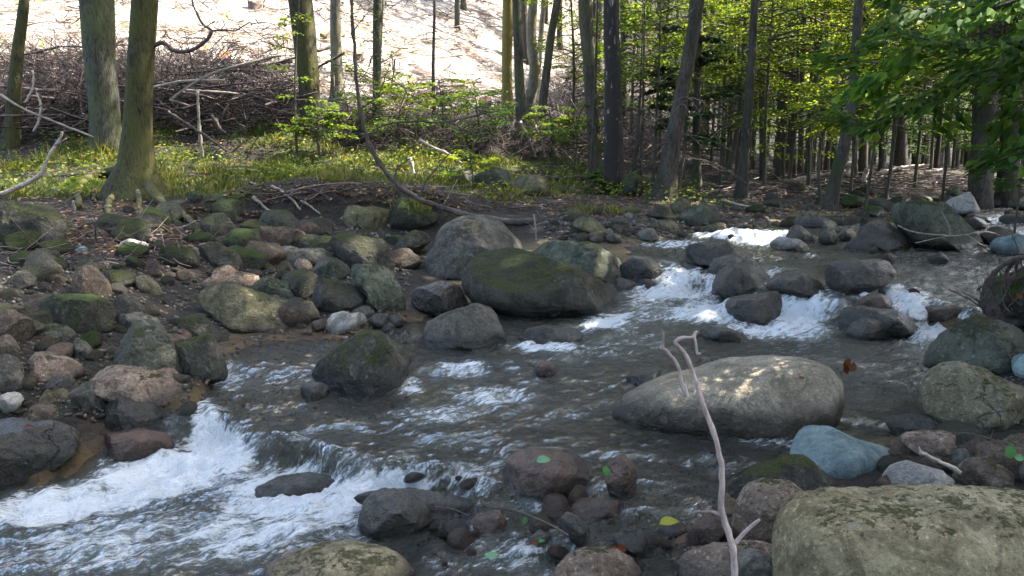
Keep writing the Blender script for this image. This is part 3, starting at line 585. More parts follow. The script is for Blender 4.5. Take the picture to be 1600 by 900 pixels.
B((518,391,522,372,545,363,575,367,600,378,617,400,613,427,570,427,535,417),'moss','mossy sloping boulder left of the big flat-topped grey boulder',sub=5)
B((521,336,540,322,580,324,615,331,619,338,605,354,585,362,545,352,525,343),'olive','mossy slab jutting from under the grassy bank edge',sub=5)
B((614,386,620,370,645,361,665,365,682,371,664,387,640,397,620,396),'moss','small mossy boulder touching the big flat-topped grey boulder')
B((741,276,755,263,775,260,795,269,801,290,760,297,742,289),'greygreen','pale sunlit boulder on the far bank, left one of two')
B((794,281,815,273,850,273,863,292,861,306,835,307,800,299),'olive','pale mossy boulder on the far bank, right one of two')
B((699,266,715,258,738,265,741,281,720,287,702,279),'grey','shaded grey boulder left of the two pale far bank boulders')
B((970,281,980,270,995,267,1006,290,1003,307,975,305),'mossy','mossy boulder beside the birch trunk')
B((892,346,905,337,925,340,945,355,959,366,935,370,900,358),'olive','yellow mossy boulder on the far gravel bank',k=2)
B((1006,333,1030,320,1045,322,1055,336,1050,344,1020,340),'moss','mossy brown boulder below the leaning dark conifer')
B((1047,321,1060,308,1080,309,1082,326,1062,337,1050,336),'olive','yellow mossed boulder behind the pale green one on the far bank')
B((1060,341,1075,325,1100,315,1125,324,1131,346,1100,354,1070,347),'greygreen','pale green-grey boulder on the far bank right of the dark conifer',sub=4)
B((1012,351,1030,342,1055,345,1071,359,1068,368,1040,368,1016,360),'tan','sandy pale boulder at the far water edge')
B((990,369,1000,357,1025,357,1036,370,1020,378,995,377),'grey','dark flat stone at the far water edge left of the sandy boulder',sub=3)
B((944,374,955,363,970,366,971,379,950,381),'grey','small pointed grey stone on the far gravel edge',sub=3)
B((911,371,925,363,943,366,947,378,925,380),'brown','brown stone on the far gravel edge',sub=3)
B((1065,391,1075,380,1110,376,1140,377,1187,401,1182,410,1140,414,1110,422,1070,412),'wet','dark flat-topped slab in the upper stream',sub=5,k=4)
B((1103,426,1115,405,1140,397,1162,405,1152,420,1120,434),'wet','dark stone in front of the dark flat-topped slab')
B((1112,446,1120,425,1140,410,1180,403,1210,411,1224,430,1212,452,1180,462,1140,465,1118,462),'wet','big purple-black wet boulder between the cascades',sub=5,k=4)
B((1131,481,1145,465,1180,459,1215,457,1227,476,1217,494,1175,504,1145,500),'wet','black wet boulder under the purple-black one in the white water',sub=5)
B((1190,447,1215,428,1260,423,1285,439,1302,456,1280,466,1220,464),'wet','brown boulder with water sheeting over it at the upper cascade',sub=5)
B((1285,426,1300,410,1330,404,1385,406,1394,425,1387,442,1350,457,1320,459,1298,446),'wet','black humped boulder at the lip of the upper cascade',sub=5,k=2)
B((1330,483,1350,464,1380,457,1397,470,1392,487,1340,492),'wetbrown','reddish brown wet stone in the middle of the upper cascade')
B((1303,512,1320,490,1350,481,1400,483,1430,497,1452,521,1430,525,1330,526),'wet','wide shiny black boulder below the upper cascade',sub=5)
B((1320,521,1335,504,1360,497,1385,504,1397,521,1370,530,1327,529),'wet','small rounded black stone in front of the wide shiny black boulder')
B((1433,491,1455,480,1500,475,1530,484,1537,496,1500,505,1450,504),'wetbrown','dark reddish ledge with water running over it at the right',sub=4)
B((1085,516,1100,508,1130,509,1165,521,1178,532,1120,533,1090,527),'wet','low black rock breaking the water behind the forked stick')
B((943,646,955,632,990,612,1050,592,1120,574,1200,561,1260,560,1290,570,1304,592,1306,632,1288,662,1240,678,1140,676,1040,668,970,657),'granite','large speckled tan granite boulder in the stream behind the forked stick',sub=6,k=1,depth=.8,rough=.8,wetline=.2)
B((972,591,1000,577,1040,573,1046,583,1020,600,985,602),'wet','wet stone barely breaking the water left of the speckled granite boulder')
B((832,578,845,566,862,564,873,576,860,588,838,587),'wetbrown','small brown stone breaking the ripples in midstream',sub=3)
B((808,531,820,514,850,507,890,509,915,519,918,530,870,535,820,537),'wet','water-covered ledge stone at the head of the middle run')
B((1449,571,1465,545,1500,515,1545,491,1580,504,1620,529,1650,582,1560,586,1480,582),'greygreen','large smooth grey-tan boulder at the right bank',sub=5,k=3)
B((1435,602,1455,580,1490,567,1520,569,1570,590,1630,610,1650,672,1540,673,1470,666,1440,637),'tan','large domed boulder with faint cracks in front of the right bank boulder',sub=5,k=2)
B((1582,575,1590,558,1610,552,1630,570,1620,592,1590,592),'slate','small blue-grey stone at the right edge between two large boulders',sub=3)
B((1379,666,1390,652,1450,648,1475,655,1477,677,1440,687,1395,685),'wet','black wet stone left of the pinkish rubble on the right bank')
B((1242,716,1250,690,1270,672,1310,669,1360,689,1420,707,1422,723,1385,736,1340,748,1290,748,1255,732),'slate','blue-grey slate boulder on the right bank',sub=5,k=4,rough=.6)
B((1138,762,1165,735,1200,723,1265,720,1300,734,1342,764,1330,784,1250,789,1170,784),'moss','dark stone with green moss in front of the blue-grey boulder',sub=5)
B((1143,822,1150,785,1170,760,1195,754,1240,755,1263,775,1262,812,1250,846,1200,856,1160,844),'pink','rounded pink granite boulder beside the forked stick',sub=5,k=1,rough=.6)
B((1083,822,1110,806,1140,813,1146,847,1095,849),'wetbrown','reddish stone half in the water left of the pink granite boulder')
B((1211,1010,1222,880,1236,828,1262,806,1320,796,1440,790,1620,796,1720,815,1740,1010),'fore','large flat-topped tan boulder in the right foreground',sub=6,k=1,z=.12,depth=.5,box=.55,rough=.8,soft=2)
B((1401,691,1425,681,1470,673,1500,677,1514,701,1490,715,1430,715),'pink','pinkish rough stone right of the blue-grey boulder',k=5)
B((1361,760,1385,735,1430,724,1470,731,1500,749,1545,763,1500,778,1370,778),'pale','pale layered stone behind the flat-topped foreground boulder',k=5)
B((1490,744,1515,718,1545,711,1580,734,1594,757,1570,771,1500,763),'brown','reddish brown block behind the foreground boulder at the right',k=5)
B((1486,722,1495,706,1512,702,1527,712,1520,724,1500,727),'grey','small grey stone beside the dry stick on the right bank',sub=3)
B((1590,740,1605,720,1640,730,1640,760,1600,762),'grey','grey stone at the right edge behind the foreground boulder',sub=3)
B((355,945,380,912,420,892,490,868,540,862,615,868,636,882,648,910,650,960,380,965),'fore','tan rough boulder at the bottom edge in the white water',sub=5,k=3,z=.0)
B((860,935,868,890,880,875,910,858,950,862,985,870,1007,900,1010,940,940,950),'pink','brownish pink boulder at the bottom edge left of the forked stick',sub=5,z=.07)
B((790,742,800,715,830,707,880,714,930,727,947,740,942,773,900,781,830,779,792,774),'wetbrown','long brown wet rock under a green leaf in the shallow run',sub=5,k=4)
B((941,737,955,718,975,711,992,721,1004,746,1000,768,975,776,948,773),'wetbrown','upright round brown rock at the right end of the long wet rock',sub=5)
B((883,797,900,785,940,780,985,784,992,796,960,804,905,810),'wetbrown','low rusty brown stone in front of the long wet rock')
B((866,816,885,803,905,807,920,824,924,845,905,851,880,832),'wet','dark smooth stone under the thin twig in the shallows')
B((955,841,975,832,1000,832,1020,847,1030,867,1000,872,970,853),'grey','grey and blue stone in the shallows above the bottom boulder')
B((823,843,840,830,862,834,868,848,845,856,828,853),'wet','small dark stone under the end of the thin twig',sub=3)
B((1028,829,1040,816,1065,815,1080,826,1070,838,1040,840),'wetbrown','small rusty stone under the yellow leaf',sub=3)
B((728,818,745,805,780,802,800,816,792,831,745,833),'wetbrown','brown stone tangled with twigs in the shallows')
B((557,826,565,785,585,768,610,766,640,778,672,795,680,816,640,832,590,842),'wet','rounded boulder with water pouring past it below the sill',sub=5,k=2)
B((390,776,402,758,430,748,480,742,525,748,540,760,500,770,430,780),'wet','dark hump of the sill with the current sliding over it',sub=5,k=1)
B((540,780,575,768,640,768,700,776,760,788,760,800,690,804,600,798),'wet','long dark ledge of the sill under the sliding water',sub=5,k=1)
B((1050,905,1075,873,1130,852,1180,850,1214,858,1216,915,1060,925),'pink','pinkish slab under the foot of the forked stick',z=.1)
B((1142,885,1160,862,1190,858,1215,880,1214,905,1150,905),'grey','grey angular stone beside the foot of the forked stick',z=.17)
B((1390,336,1400,322,1430,314,1465,312,1490,324,1525,349,1542,371,1540,387,1480,392,1430,390,1403,366,1391,346),'greygreen','big grey-green wedge boulder in the upper stream at the right',sub=5,k=3)
B((1313,387,1340,369,1355,350,1375,344,1402,350,1412,376,1387,386,1345,392),'wet','dark sloping boulder leaning against the big wedge boulder')
B((1356,379,1380,369,1405,372,1414,389,1370,394),'wet','low dark stone at the foot of the big wedge boulder')
B((1474,319,1495,305,1517,297,1525,305,1537,331,1515,340,1490,332),'pale','white-edged pointed rock behind the big wedge boulder',k=5)
B((1201,379,1220,370,1250,374,1285,389,1250,393,1205,390),'pale','smooth pale stone in the upper stream')
B((1225,371,1235,355,1255,351,1273,362,1275,377,1250,380),'wet','round black stone behind the smooth pale one')
B((1280,372,1290,359,1305,358,1312,370,1305,381,1285,381),'wet','round dark stone right of the smooth pale one',sub=3)
B((1310,368,1320,357,1336,356,1342,367,1335,377,1315,377),'wet','dark stone left of the sloping dark boulder',sub=3)
B((1226,351,1250,337,1275,334,1318,350,1300,356,1250,356),'grey','wide low grey stone at the far edge of the upper stream')
B((1507,346,1525,337,1547,350,1542,358,1520,357),'wet','small dark stone right of the big wedge boulder',sub=3)
B((1530,366,1560,355,1585,361,1590,370,1560,384,1535,382),'brown','brown flat stone right of the big wedge boulder')
B((1551,386,1562,372,1590,367,1625,372,1625,399,1565,399),'slate','dark bluish stone at the right edge of the upper stream')
B((1555,345,1575,335,1600,333,1625,340,1620,351,1570,351),'brown','low brown stone at the far right water edge')
B((1308,316,1325,304,1345,306,1350,322,1320,325),'mossy','mossy stone under the far right bank, right of the leaning trunk')
B((1383,322,1395,308,1415,306,1425,320,1405,328),'moss','mossy stone on the far right bank behind the wedge boulder')
B((1343,334,1360,321,1380,322,1388,333,1365,340),'mossy','rounded mossy stone left of the wedge boulder')
B((1476,304,1485,291,1500,291,1505,303,1490,308),'greygreen','grey stone on the far right bank behind the white-edged rock',sub=3)
B((1540,318,1550,305,1565,307,1570,320,1555,324),'moss','mossy stone on the far right bank near the frame edge',sub=3)
B((1574,322,1585,310,1610,310,1620,325,1590,329),'greygreen','pale green stone at the far right edge of the bank')
B((1425,314,1440,303,1455,306,1460,316,1440,320),'tan','low tan stone on the far right bank',sub=3)
FOOT = np.array(FOOT)
# cobbles: shared meshes, every stone its own object
CB = {}
for m in ('grey', 'brown', 'greygreen', 'pink', 'tan', 'moss', 'wet', 'wetbrown', 'pale'):
    CB[m] = []
    for j in range(4):
        rg = np.random.default_rng(900+j*13+len(m)*5+ord(m[0])); S0, Fc = ico(3); P = S0*np.array([1, rg.uniform(.65, .95), rg.uniform(.5, .8)])
        P = cuts(P, rg, 5, .62, .9, False); P = shape_noise(P, 1.0, 200+j, 1.1); me = mesh_np('cobble', P, [Fc]); attr(me, 'wet', np.full(len(P), .9 if m.startswith('wet') else 0.)); me.materials.append(RM[m]); CB[m].append(me)
def free(p, r): return np.all((FOOT[:, 0]-p[0])**2+((FOOT[:, 1]-p[1]))**2 > (FOOT[:, 2]*.52+r*.3)**2)
ANCH = [('large mossy slab boulder', 'large mossy slab at the left edge'), ('bright green moss', 'bright green mossy boulder'), ('smooth brown boulder', 'smooth brown boulder'), ('big pyramid', 'pyramid-shaped boulder'), ('long pinkish slab', 'long pinkish slab'),
 ('long tan and', 'long tan mossy boulder'), ('pinkish triangle', 'pinkish triangle stone'), ('white broken rock', 'white broken rock'), ('largest river', 'largest river boulder'), ('big flat-topped grey', 'flat-topped grey boulder'), ('dark boulder with green', 'mossy midstream boulder'),
 ('large speckled', 'speckled granite boulder'), ('blue-grey slate', 'blue-grey slate boulder'), ('rounded pink granite', 'rounded pink granite boulder'), ('large flat-topped tan', 'flat-topped foreground boulder'), ('big grey-green wedge', 'big wedge boulder'), ('white-edged', 'white-edged pointed rock'),
 ('big purple-black', 'purple-black wet boulder'), ('black humped', 'black humped boulder'), ('sandy pale', 'sandy pale boulder at the far edge'), ('yellow mossy boulder on', 'yellow mossy boulder on the gravel'), ('pale green-grey boulder on', 'pale green-grey far bank boulder'), ('angular tan stone', 'angular tan stone'),
 ('long brown wet rock', 'long brown wet rock'), ('upright round brown', 'upright round brown rock'), ('brown stone tangled', 'twig-tangled brown stone'), ('grey and blue stone', 'grey and blue stone'), ('pale layered', 'pale layered stone'), ('reddish brown block', 'reddish brown block'), ('black wet stone left', 'black wet stone of the right bank'),
 ('wide low grey', 'wide low grey stone'), ('smooth pale stone', 'smooth pale stone in the stream'), ('mossy stone on the far right bank behind', 'mossy stone behind the wedge boulder'), ('pale green stone at the far', 'pale green stone at the far right'), ('mossy stone under the far', 'mossy stone by the leaning trunk'), ('wide shiny black', 'wide shiny black boulder'),
 ('dark flat-topped slab', 'dark flat-topped slab'), ('flat pale-edged', 'flat pale-edged stone'), ('brown boulder with a mossy cap', 'mossy-capped brown boulder'), ('smooth grey-green boulder right', 'smooth grey-green cluster boulder'), ('black wet rounded', 'black wet rounded boulder'), ('flat pinkish stone', 'flat pinkish stone'), ('mossy pointed', 'mossy pointed boulder'),
 ('pinkish slab under', 'pinkish slab under the forked stick'), ('brownish pink', 'brownish pink bottom boulder'), ('tan rough', 'tan rough bottom boulder'), ('dark reddish ledge', 'dark reddish ledge'), ('rounded boulder with water', 'rounded boulder below the sill')]
AP = []
for o in list(C.collection.objects):
    for k_, s_ in ANCH:
        if o.get('label', '').startswith(k_): AP.append((s_, o.location.x, o.location.y))
CNAME = {'grey': 'grey', 'brown': 'brown', 'greygreen': 'green-grey', 'pink': 'pinkish', 'tan': 'tan', 'moss': 'mossy', 'mossy': 'thickly mossy', 'wet': 'wet black', 'wetbrown': 'wet reddish', 'pale': 'pale'}
USED = {}
def cobbles(n, u0, u1, v0, v1, px, mats, group, test=None, tries=12):
    got = []
    for _ in range(n*tries):
        if len(got) >= n: break
        u = rng.uniform(u0, u1); v = rng.uniform(v0, v1)
        if test and not test(u, v): continue
        p = hit(u, v); s = px[0]+(px[1]-px[0])*rng.random()**2.2; r = s/2/F*p[1]
        if not free(p, r): continue
        m = mats[rng.integers(len(mats))]; o = D.objects.new('cobble', CB[m][rng.integers(4)]); COL.link(o)
        o.location = (p[0], p[1], p[2]+r*.22); sx, sy, sz = r, r*rng.uniform(.8, 1.1), r*rng.uniform(.75, 1.1); o.scale = (sx, sy, sz); o.rotation_euler = (rng.uniform(-.35, .35), rng.uniform(-.35, .35), rng.uniform(0, 6.28))
        a = min(AP, key=lambda q: (q[1]-p[0])**2+(q[2]-p[1])**2); dx = p[0]-a[1]; dy = p[1]-a[2]
        side = ('right of' if dx > 0 else 'left of') if abs(dx) > abs(dy) else ('behind' if dy > 0 else 'in front of')
        lab = '%s %s cobble %s the %s' % ('tiny' if s < px[0]+.18*(px[1]-px[0]) else 'small' if s < px[0]+.5*(px[1]-px[0]) else 'larger', CNAME[m], side, a[0])
        tag(o, lab, 'cobble', group); got.append(o)
    by = {}
    for o in got: by.setdefault(o['label'], []).append(o)
    for l, os_ in by.items():
        if len(os_) > 1:      # tell twins apart by how far along they lie
            os_.sort(key=lambda q: q.location.x/max(q.location.y, .1))
            words = {2: ['leftmost', 'rightmost'], 3: ['leftmost', 'middle', 'rightmost']}.get(len(os_))
            if words:
                for o, w_ in zip(os_, words): o['label'] = w_+' '+l
            else:
                for k_, o in enumerate(os_): o['label'] = ['leftmost', 'second from left', 'third from left', 'fourth from left', 'fifth from left', 'sixth from left'][min(k_, 5)]+' '+l
lb = lambda u, v: v > 395+.0*u and (u < 330 or v < 530) and v < 400+.9*max(0, 620-u) and not (u > 380 and v > 512) and not (u > 300 and v > 515 and u < 380 and v > 600)
# larger loose stones
BIG = {}
for m in ('grey', 'brown', 'greygreen', 'moss', 'mossy', 'pink', 'tan'):
    BIG[m] = []
    for j in range(4):
        rg = np.random.default_rng(1900+j*17+len(m)*5+ord(m[0])); S0, Fc = ico(4); P = S0*np.array([1, rg.uniform(.65, .95), rg.uniform(.5, .75)])
        P = facet(P, rg, 3, .6) if False else P; P = cuts(P, rg, 7, .58, .88, False); P = shape_noise(P, 1.0, 400+j, 1.); me = mesh_np('stone', P, [Fc]); attr(me, 'wet', np.zeros(len(P))); me.materials.append(RM[m]); BIG[m].append(me)
def stones(n, u0, u1, v0, v1, px, mats, group, test=None):
    global FOOT
    CB0 = dict(CB)
    for m in BIG: CB[m] = BIG[m]
    before = set(COL.keys()); cobbles(n, u0, u1, v0, v1, px, mats, group, test, 30); CB.update(CB0); add = []
    for k_ in COL.keys():
        if k_ not in before:
            o = COL[k_]; add.append((o.location.x, o.location.y, o.scale.x)); o['label'] = o['label'].replace('tiny', 'squat').replace('cobble', 'stone'); o['category'] = 'stone'; o.name = 'stone'; o.location.z -= o.scale.z*.12
    if add: FOOT = np.concatenate([FOOT, np.array(add)])
tl = lambda u, v: v < 400+.75*max(0, 640-u) and not (u > 300 and v > 520)
stones(60, -10, 660, 335, 430, (38, 92), ['moss', 'mossy', 'moss', 'mossy', 'grey', 'brown', 'greygreen'], 'stones of the upper left bank', tl)
stones(40, -10, 470, 430, 650, (34, 80), ['moss', 'grey', 'brown', 'greygreen', 'pink', 'mossy', 'moss'], 'stones of the lower left bank', tl)
stones(18, 1640, 2150, 440, 800, (50, 150), ['grey', 'greygreen', 'moss', 'tan'], 'stones of the right bank outside the picture')
stones(14, 1375, 1610, 680, 775, (44, 92), ['pink', 'brown', 'grey', 'greygreen', 'pink'], 'larger stones of the right bank')
stones(16, 860, 1180, 325, 372, (22, 44), ['grey', 'moss', 'greygreen', 'tan'], 'larger stones of the far gravel edge')
stones(20, 1180, 1600, 300, 350, (22, 50), ['moss', 'grey', 'mossy', 'brown'], 'larger stones of the far right bank')
cobbles(112, 0, 620, 395, 655, (10, 36), ['grey', 'brown', 'greygreen', 'pink', 'tan', 'moss', 'brown'], 'loose stones of the left bank', lb)
cobbles(24, 0, 420, 330, 400, (9, 24), ['moss', 'grey', 'moss', 'brown'], 'stones among the left bank roots')
cobbles(46, 850, 1190, 335, 378, (8, 26), ['grey', 'tan', 'brown', 'greygreen', 'moss', 'pale'], 'stones of the far gravel edge')
cobbles(40, 1190, 1600, 305, 356, (8, 30), ['grey', 'moss', 'brown', 'greygreen', 'wet'], 'stones of the far right water edge')
cobbles(22, 1330, 1600, 665, 775, (10, 36), ['pink', 'grey', 'brown', 'wetbrown', 'tan'], 'small stones of the right bank')
cobbles(18, 1050, 1225, 845, 900, (12, 34), ['pink', 'grey', 'brown', 'wetbrown'], 'pebbles at the foot of the forked stick')
cobbles(28, 640, 1130, 745, 900, (14, 60), ['wetbrown', 'wet', 'wetbrown', 'brown'], 'stones in the shallow water')
cobbles(10, 900, 1560, 380, 460, (12, 40), ['wet', 'wet', 'wetbrown'], 'wet stones of the upper stream')
# pebbles: nobody could count them
def pebbles():
    parts = []; S0, Fc = ico(1)
    n = 0
    for (cnt, u0, u1, v0, v1) in ((4200, -60, 640, 340, 660), (700, 850, 1200, 335, 380), (600, 1200, 1640, 310, 356), (1500, 1040, 2200, 560, 900), (900, 600, 1130, 730, 900)):
        q = 0
        P0 = []
        uu_ = rng.uniform(u0, u1, cnt); vv_ = rng.uniform(v0, v1, cnt)
        # cast all rays at once on a coarse march
        a, b, c = ray(uu_, vv_); tt = np.geomspace(1.5, 16, 260); X = a[:, None]*tt; Y = b[:, None]*tt; Z = H+c[:, None]*tt; gg = ground(X, Y); k = (Z < gg).argmax(1); r_ = np.arange(cnt)
        P0 = np.stack([X[r_, k], Y[r_, k], gg[r_, k]], -1); okk = (Z < gg).any(1); P0 = P0[okk]; cnt = len(P0)
        rad = rng.uniform(2.2, 6.5, cnt)/2/F*P0[:, 1]*1.5
        A_ = rnd_unit(cnt); sc = rng.uniform(.55, 1.1, (cnt, 1, 3)); VV = S0[None]*sc*(1+.12*rng.normal(size=(cnt, len(S0), 1)))
        th = rng.uniform(0, 6.28, cnt); cs, sn = np.cos(th)[:, None], np.sin(th)[:, None]
        VV = np.stack([VV[..., 0]*cs-VV[..., 1]*sn, VV[..., 0]*sn+VV[..., 1]*cs, VV[..., 2]], -1)*rad[:, None, None]+(P0+np.array([0, 0, .0]))[:, None]
        parts.append((VV.reshape(-1, 3), [(Fc[None]+(np.arange(cnt)*len(S0))[:, None, None]).reshape(-1, 3)]))
    V, f = merge(parts); me = mesh_np('pebbles', V, f)
    m, t, o = mat('pebbles'); rp = N(t, 'NewGeometry').outputs['Random Per Island']; pos = N(t, 'NewGeometry').outputs['Position']
    col = ramp(t, rp, [(0, (.03, .025, .02)), (.3, (.065, .053, .042)), (.55, (.10, .07, .052)), (.8, (.08, .078, .062)), (1, (.19, .165, .14))]); col = mixc(t, noise(t, pos, 60, 4), col, mixc(t, 1., col, (.5, .5, .5), 'MULTIPLY'))
    p = pbsdf(t, col, .7, .3, N(t, 'Bump', {'Strength': .5, 'Distance': .01, 'Height': noise(t, pos, 120, 4)}).outputs[0]); t.links.new(p.outputs[0], o.inputs[0])
    tag(obj('pebbles', me, m), 'small pebbles and grit filling the gaps between the stones', 'pebbles', kind='stuff')
pebbles()
# ------------------------------------------------------------------ trees
SUNLIT = []       # places the photograph shows in sun: gaps in the canopy
for u, v, r in ((690,275,.75),(735,285,.5),(600,262,.55),(500,250,.5),(420,250,.45),(1190,371,.45),(1140,366,.4),(1500,302,.3),(545,494,.14),(780,268,.45),(845,285,.35),(300,262,.35),(980,290,.4),(1240,344,.3),(1010,350,.3),(700,230,.6)):
    SUNLIT.append((hit(u, v), r))
for u, v, r in ((460,245,.9),(560,262,.8),(340,255,.6),(640,280,.7),(780,245,.8),(850,230,.7),(700,255,.8),(400,225,.7),(260,240,.5),(560,235,.8)): SUNLIT.append((hit(u, v), r))
for u, v, y, r in ((1170,60,21,1.5),(1310,40,23,1.8),(1352,180,11.5,.5),(1285,205,12.5,.5),(1120,20,30,2.),(1240,30,34,2.5),(1030,60,18,1.3),(1232,120,17,.9),(893,110,19,.8),(985,60,27,1.6),(1400,20,33,2.),(1060,100,15,.7),(1500,180,14,.5),(1195,80,14.5,.7),(1330,70,14,.8),(1150,60,18,1.),(1390,50,18,1.1),(1265,60,15.5,.7),(1020,80,14,.6),(1260,110,19.5,1.),(1225,190,18,.6),(1110,190,22,.8),(1430,60,4.5,.35),(1320,150,4.9,.25),(1500,120,5.,.3),(1560,40,4.3,.3)): SUNLIT.append((at_y(u, v, y), r))
SUNLIT.append((at_y(1110, 760, 1.75), .10)); SUNLIT.append((at_y(1065, 560, 1.85), .08))
def cull(P, hill=.93):
    """drop leaves that would shade the cleared slope or the sunny spots"""
    keep = np.ones(len(P), bool); zg = np.full(len(P), .6)
    for _ in range(5):
        t = (P[:, 2]-zg)/SUN[2]; Q = P-SUN*t[:, None]; zg = .5*zg+.5*ground_smooth(Q[:, 0], Q[:, 1])
    hz = HILLF(Q[:, 0], Q[:, 1], zg); keep &= rng.random(len(P)) > hz*hill
    for c, r in SUNLIT:
        d = P-c; a = d@SUN; keep &= ~((np.linalg.norm(d-a[:, None]*SUN, axis=1) < r) & (a > 0))
    return keep
def trunk_mesh(name, path, rad, sides=14, seed=0, flare=1.5, rough=.10, rings=44):
    P = smooth_path(path, rings); L = np.append(0, np.cumsum(np.linalg.norm(np.diff(P, axis=0), axis=1))); r = np.interp(L/L[-1], np.linspace(0, 1, len(rad)), rad)
    r = r*(1+(flare-1)*np.exp(-np.maximum(0, L-.25)/.22*1.0))
    V, f = tubes(P[None], r[None], sides); ax = np.repeat(P, sides, 0); d = V-ax; rr = np.linalg.norm(d, axis=1, keepdims=True); u = d/(rr+1e-9)
    nz = fbm(V*np.array([9, 9, 1.6])/max(.4, r.max()*4)+seed, seed, 3); lobe = np.repeat(np.exp(-L/.5), sides)*np.sin(np.arctan2(u[:, 1], u[:, 0])*5+seed)*.22
    V = ax+d*(1+rough*nz+lobe)[:, None]
    return mesh_np(name, V, f), P, r
def spray_crown(P_at, h0, h1, nb, rl, nl, L, droop=.25, quad=False, az=None, rise=.25, wid=.42, seed=0):
    """flat layered beech-like sprays; returns leaf arrays and branch polylines (local)"""
    pos = []; dr = []; nr = []; polys = []; rads = []
    for i in range(nb):
        h = h0+(h1-h0)*(i+rng.random())/nb; a = rng.uniform(0, 6.283) if az is None else rng.uniform(*az); ln = rl*(1-.45*max(0, (h-h0)/(h1-h0+1e-6)-.4))*rng.uniform(.65, 1.15)
        o = P_at(h); out = np.array([math.cos(a), math.sin(a), 0]); sd_ = np.array([-math.sin(a), math.cos(a), 0]); t = np.linspace(0, 1, 7)
        bl = o+out*(t*ln)[:, None]+sd_*(.12*ln*np.sin(t*3+a*3))[:, None]*rng.uniform(-1, 1); bl[:, 2] += ln*(rise*rng.uniform(.2, 2.4)*t-droop*rng.uniform(.5, 1.5)*t**2.2)
        polys.append(bl); rads.append((.004+.011*ln)*(1-.88*t))
        tt = rng.uniform(.18, 1, nl)**.8; ix = tt*6; k = np.minimum(ix.astype(int), 5); fr_ = (ix-k)[:, None]; p = bl[k]*(1-fr_)+bl[k+1]*fr_
        lat = rng.uniform(-1, 1, nl)*wid*ln*(1.08-tt)**.6; p = p+sd_*lat[:, None]+out*(np.abs(lat)*.5)[:, None]; p[:, 2] += rng.normal(0, .05, nl)*ln*.6-.12*np.abs(lat)
        d = out+sd_*np.sign(lat)[:, None]*rng.uniform(.2, 1.1, (nl, 1)); d[:, 2] += rng.uniform(-.55, .1, nl); n = rnd_unit(nl)*.55+np.array([0, 0, 1.])
        pos.append(p); dr.append(d); nr.append(n)
    return np.concatenate(pos), np.concatenate(dr), np.concatenate(nr), np.array(polys), np.array(rads)
def crown_obj(name, parent, loc, spec, lm, L, quad=False, keepf=None, branchmat=None):
    pos, dr, nr, polys, rads = spec
    if keepf is not None:
        k = keepf(pos+np.array(loc)); k |= rng.random(len(k)) < .10; pos, dr, nr = pos[k], dr[k], nr[k]
    V, f = leaves(pos, dr, nr, L*rng.uniform(.7, 1.15, len(pos)), .62, quad); me = mesh_np(name, V, f); o = obj(name, me, LM[lm], parent)
    bo = None
    if branchmat is not None:
        V, f = tubes(polys, rads, 4); bo = obj('branches', mesh_np('branches', V, f), branchmat, parent); bo['kind'] = 'stuff'
    o['kind'] = 'stuff'
    return o, bo
TREES = []
def tree(label, px, wpx, bark, y=None, top=13., group=None, crown=None, flare=1.5, cat='tree', name='tree', sides=14, rough=.1, cr=2.6, cl='beech', cn=(22, 70), cleaf=.15, ch=(6.5, None)):
    px = np.array(px, float); b = hit(px[0, 0], px[0, 1], False)
    if y is not None: b = at_y(px[0, 0], px[0, 1], y); b[2] = min(b[2], _g1(b[0], b[1])) if True else b[2]
    d = b[1]; Q = at_y(px[:, 0], px[:, 1], d); rd = np.array(wpx)/2/F*d
    zg = _g1(b[0], b[1]); root = empty(name, (b[0], d, zg)); tag(root, label, cat, group); loc = np.array([b[0], d, zg])
    Q = Q-loc; Q[0, 2] = min(Q[0, 2], 0)
    lead = Q[-1]-Q[-2]; lead = lead/max(lead[2], .05); Qt = Q[-1].copy(); ext = []
    while Qt[2] < top:
        lead = lead*np.array([.8, .8, 1]); Qt = Qt+lead*2.0; Qt[0] += rng.normal(0, .04); Qt[1] += rng.normal(0, .04); ext.append(Qt.copy())
    full = np.concatenate([[Q[0]-np.array([0, 0, .35])], Q, ext] if ext else [[Q[0]-np.array([0, 0, .35])], Q])
    rads = np.concatenate([[rd[0]], rd, np.linspace(rd[-1], rd[-1]*.35, len(ext)+1)[1:]])
    s = np.append(0, np.cumsum(np.linalg.norm(np.diff(full, axis=0), axis=1))); rads = np.interp(np.linspace(0, 1, 40), s/s[-1], rads)
    me, Pp, rr = trunk_mesh('trunk', full, rads, sides, len(TREES)*3+1, flare, rough); obj('trunk', me, BM[bark], root)
    P_at = lambda h: np.array([np.interp(h, Pp[:, 2], Pp[:, i]) for i in range(3)])
    if crown is not False:
        h0 = ch[0]; h1 = ch[1] or top-.3
        spec = spray_crown(P_at, h0, h1, cn[0], cr, cn[1], cleaf); crown_obj('crown', root, loc, spec, cl, cleaf, True, cull, BM[bark])
    TREES.append((root, P_at, loc)); return root, P_at, loc
T1 = tree('slim mossy trunk leaning right at the far left edge', [(17,228),(22,150),(28,80),(38,0)], [22,19,17,14], 'beech', crown=None, cr=2.2)
T2 = tree('thick grey-green trunk behind the one with exposed roots', [(166,232),(162,160),(155,80),(151,0)], [44,42,46,50], 'beech2', top=15, flare=1.15)
T3 = tree('thick mossy olive trunk with exposed roots on the left bank', [(213,310),(214,260),(215,200),(220,90),(227,0)], [66,52,42,39,39], 'beech', top=15, flare=2.1, y=10.3)
T4 = tree('mossy trunk with a sunlit right edge left of the bent sapling', [(487,196),(482,120),(476,60),(469,0)], [30,31,34,36], 'beech', top=14, flare=1.1)
T5 = tree('pale slender trunk right of the sunlit-edged mossy trunk', [(527,158),(525,80),(524,0)], [20,17,15], 'pale', top=13)
